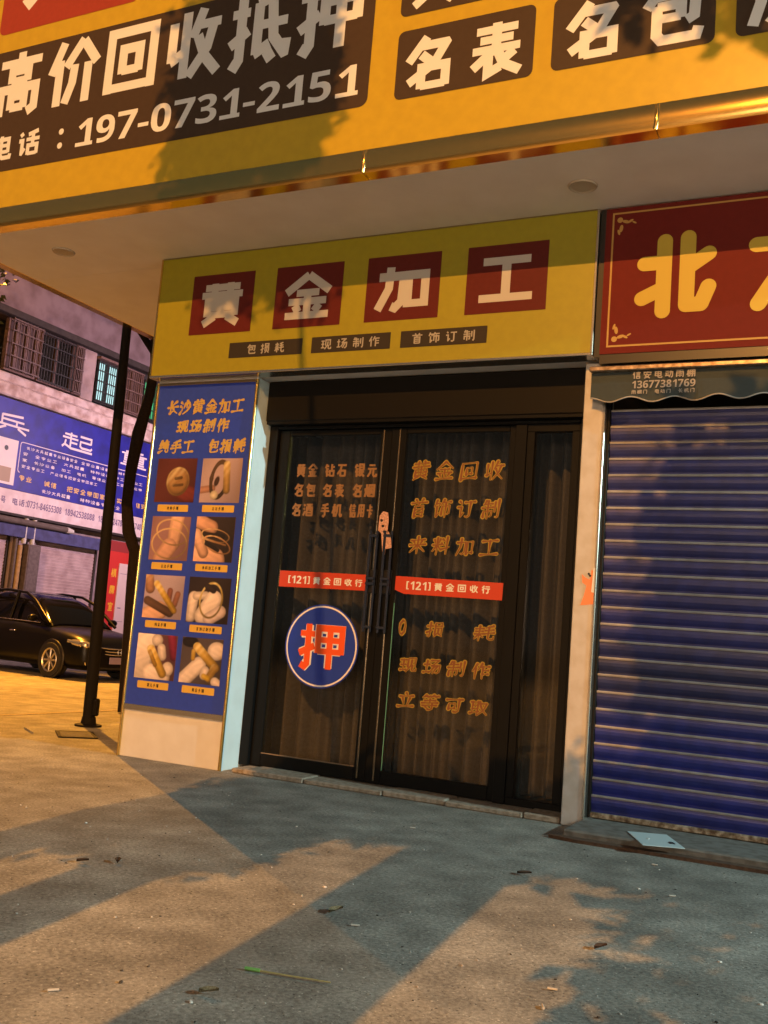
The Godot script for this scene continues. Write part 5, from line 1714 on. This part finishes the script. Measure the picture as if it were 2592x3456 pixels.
	litter("fallen_leaf", "dark leaf in the shade band at left", "leaf", leaf_shape(0.055), mats["rust_brown"], 2.289, 2.883, 0.4, "leaves on the pavement")
	litter("fallen_leaf", "dark leaf in the shade band, right of another dark leaf", "leaf", leaf_shape(0.05), mats["rust_brown"], 2.394, 2.774, 2.2, "leaves on the pavement")
	var butts = [["white cigarette butt in the orange light at lower left", 3.281, 4.092, 0.9], ["cigarette butt near the red patch of light at right bottom", 4.474, 3.111, 0.2], ["cigarette butt just below another one at right bottom", 4.496, 3.289, 2.0], ["cigarette butt beside the pale leaf on the shaded asphalt", 3.654, 2.911, 0.5], ["cigarette butt on the asphalt right under the door threshold", 3.008, 0.915, 0.4], ["cigarette butt left of the long orange light band's middle", 1.21, 2.142, 2.4], ["cigarette butt in front of the paper card", 4.373, 0.804, 0.1], ["cigarette butt on the bluish asphalt below the paper card", 4.575, 1.466, 0.5]]
	for q in butts:
		st = begin()
		tube(st, [Vector3(-0.016, 0.004, 0), Vector3(0.016, 0.004, 0)], [0.0042, 0.0038], 8)
		litter("cigarette_butt", q[0], "cigarette butt", st, mat("butt_paper", Color(0.42, 0.4, 0.36), 0.8), q[1], q[2], q[3], "cigarette butts on the pavement")
	# crumbs too many to count
	var mm := MultiMesh.new()
	mm.transform_format = MultiMesh.TRANSFORM_3D
	mm.use_colors = true
	mm.mesh = chip_shape(1.0, 0.5).commit()
	var gm = mat("grit", Color(1, 1, 1), 0.85)
	gm.vertex_color_use_as_albedo = true
	mm.mesh.surface_set_material(0, gm)
	mm.instance_count = 420
	for k in 420:
		var s = rng.randf_range(0.0025, 0.006) * (1.8 if rng.randf() < 0.12 else 1.0)
		mm.set_instance_transform(k, Transform3D(Basis(Vector3.UP, rng.randf() * TAU).scaled(Vector3.ONE * s), Vector3(rng.randf_range(-0.9, 5.6), 0.001, rng.randf_range(0.55, 4.6))))
		var c = rng.randf_range(0.35, 0.7) if rng.randf() < 0.6 else rng.randf_range(0.02, 0.06)
		mm.set_instance_color(k, Color(c, c * 0.95, c * 0.88))
	var o := MultiMeshInstance3D.new()
	o.name = "grit"
	o.multimesh = mm
	o.set_meta("kind", "stuff")
	o.set_meta("label", "loose grit and crumbs scattered over the asphalt")
	o.set_meta("category", "grit")
	add_child(o, true)
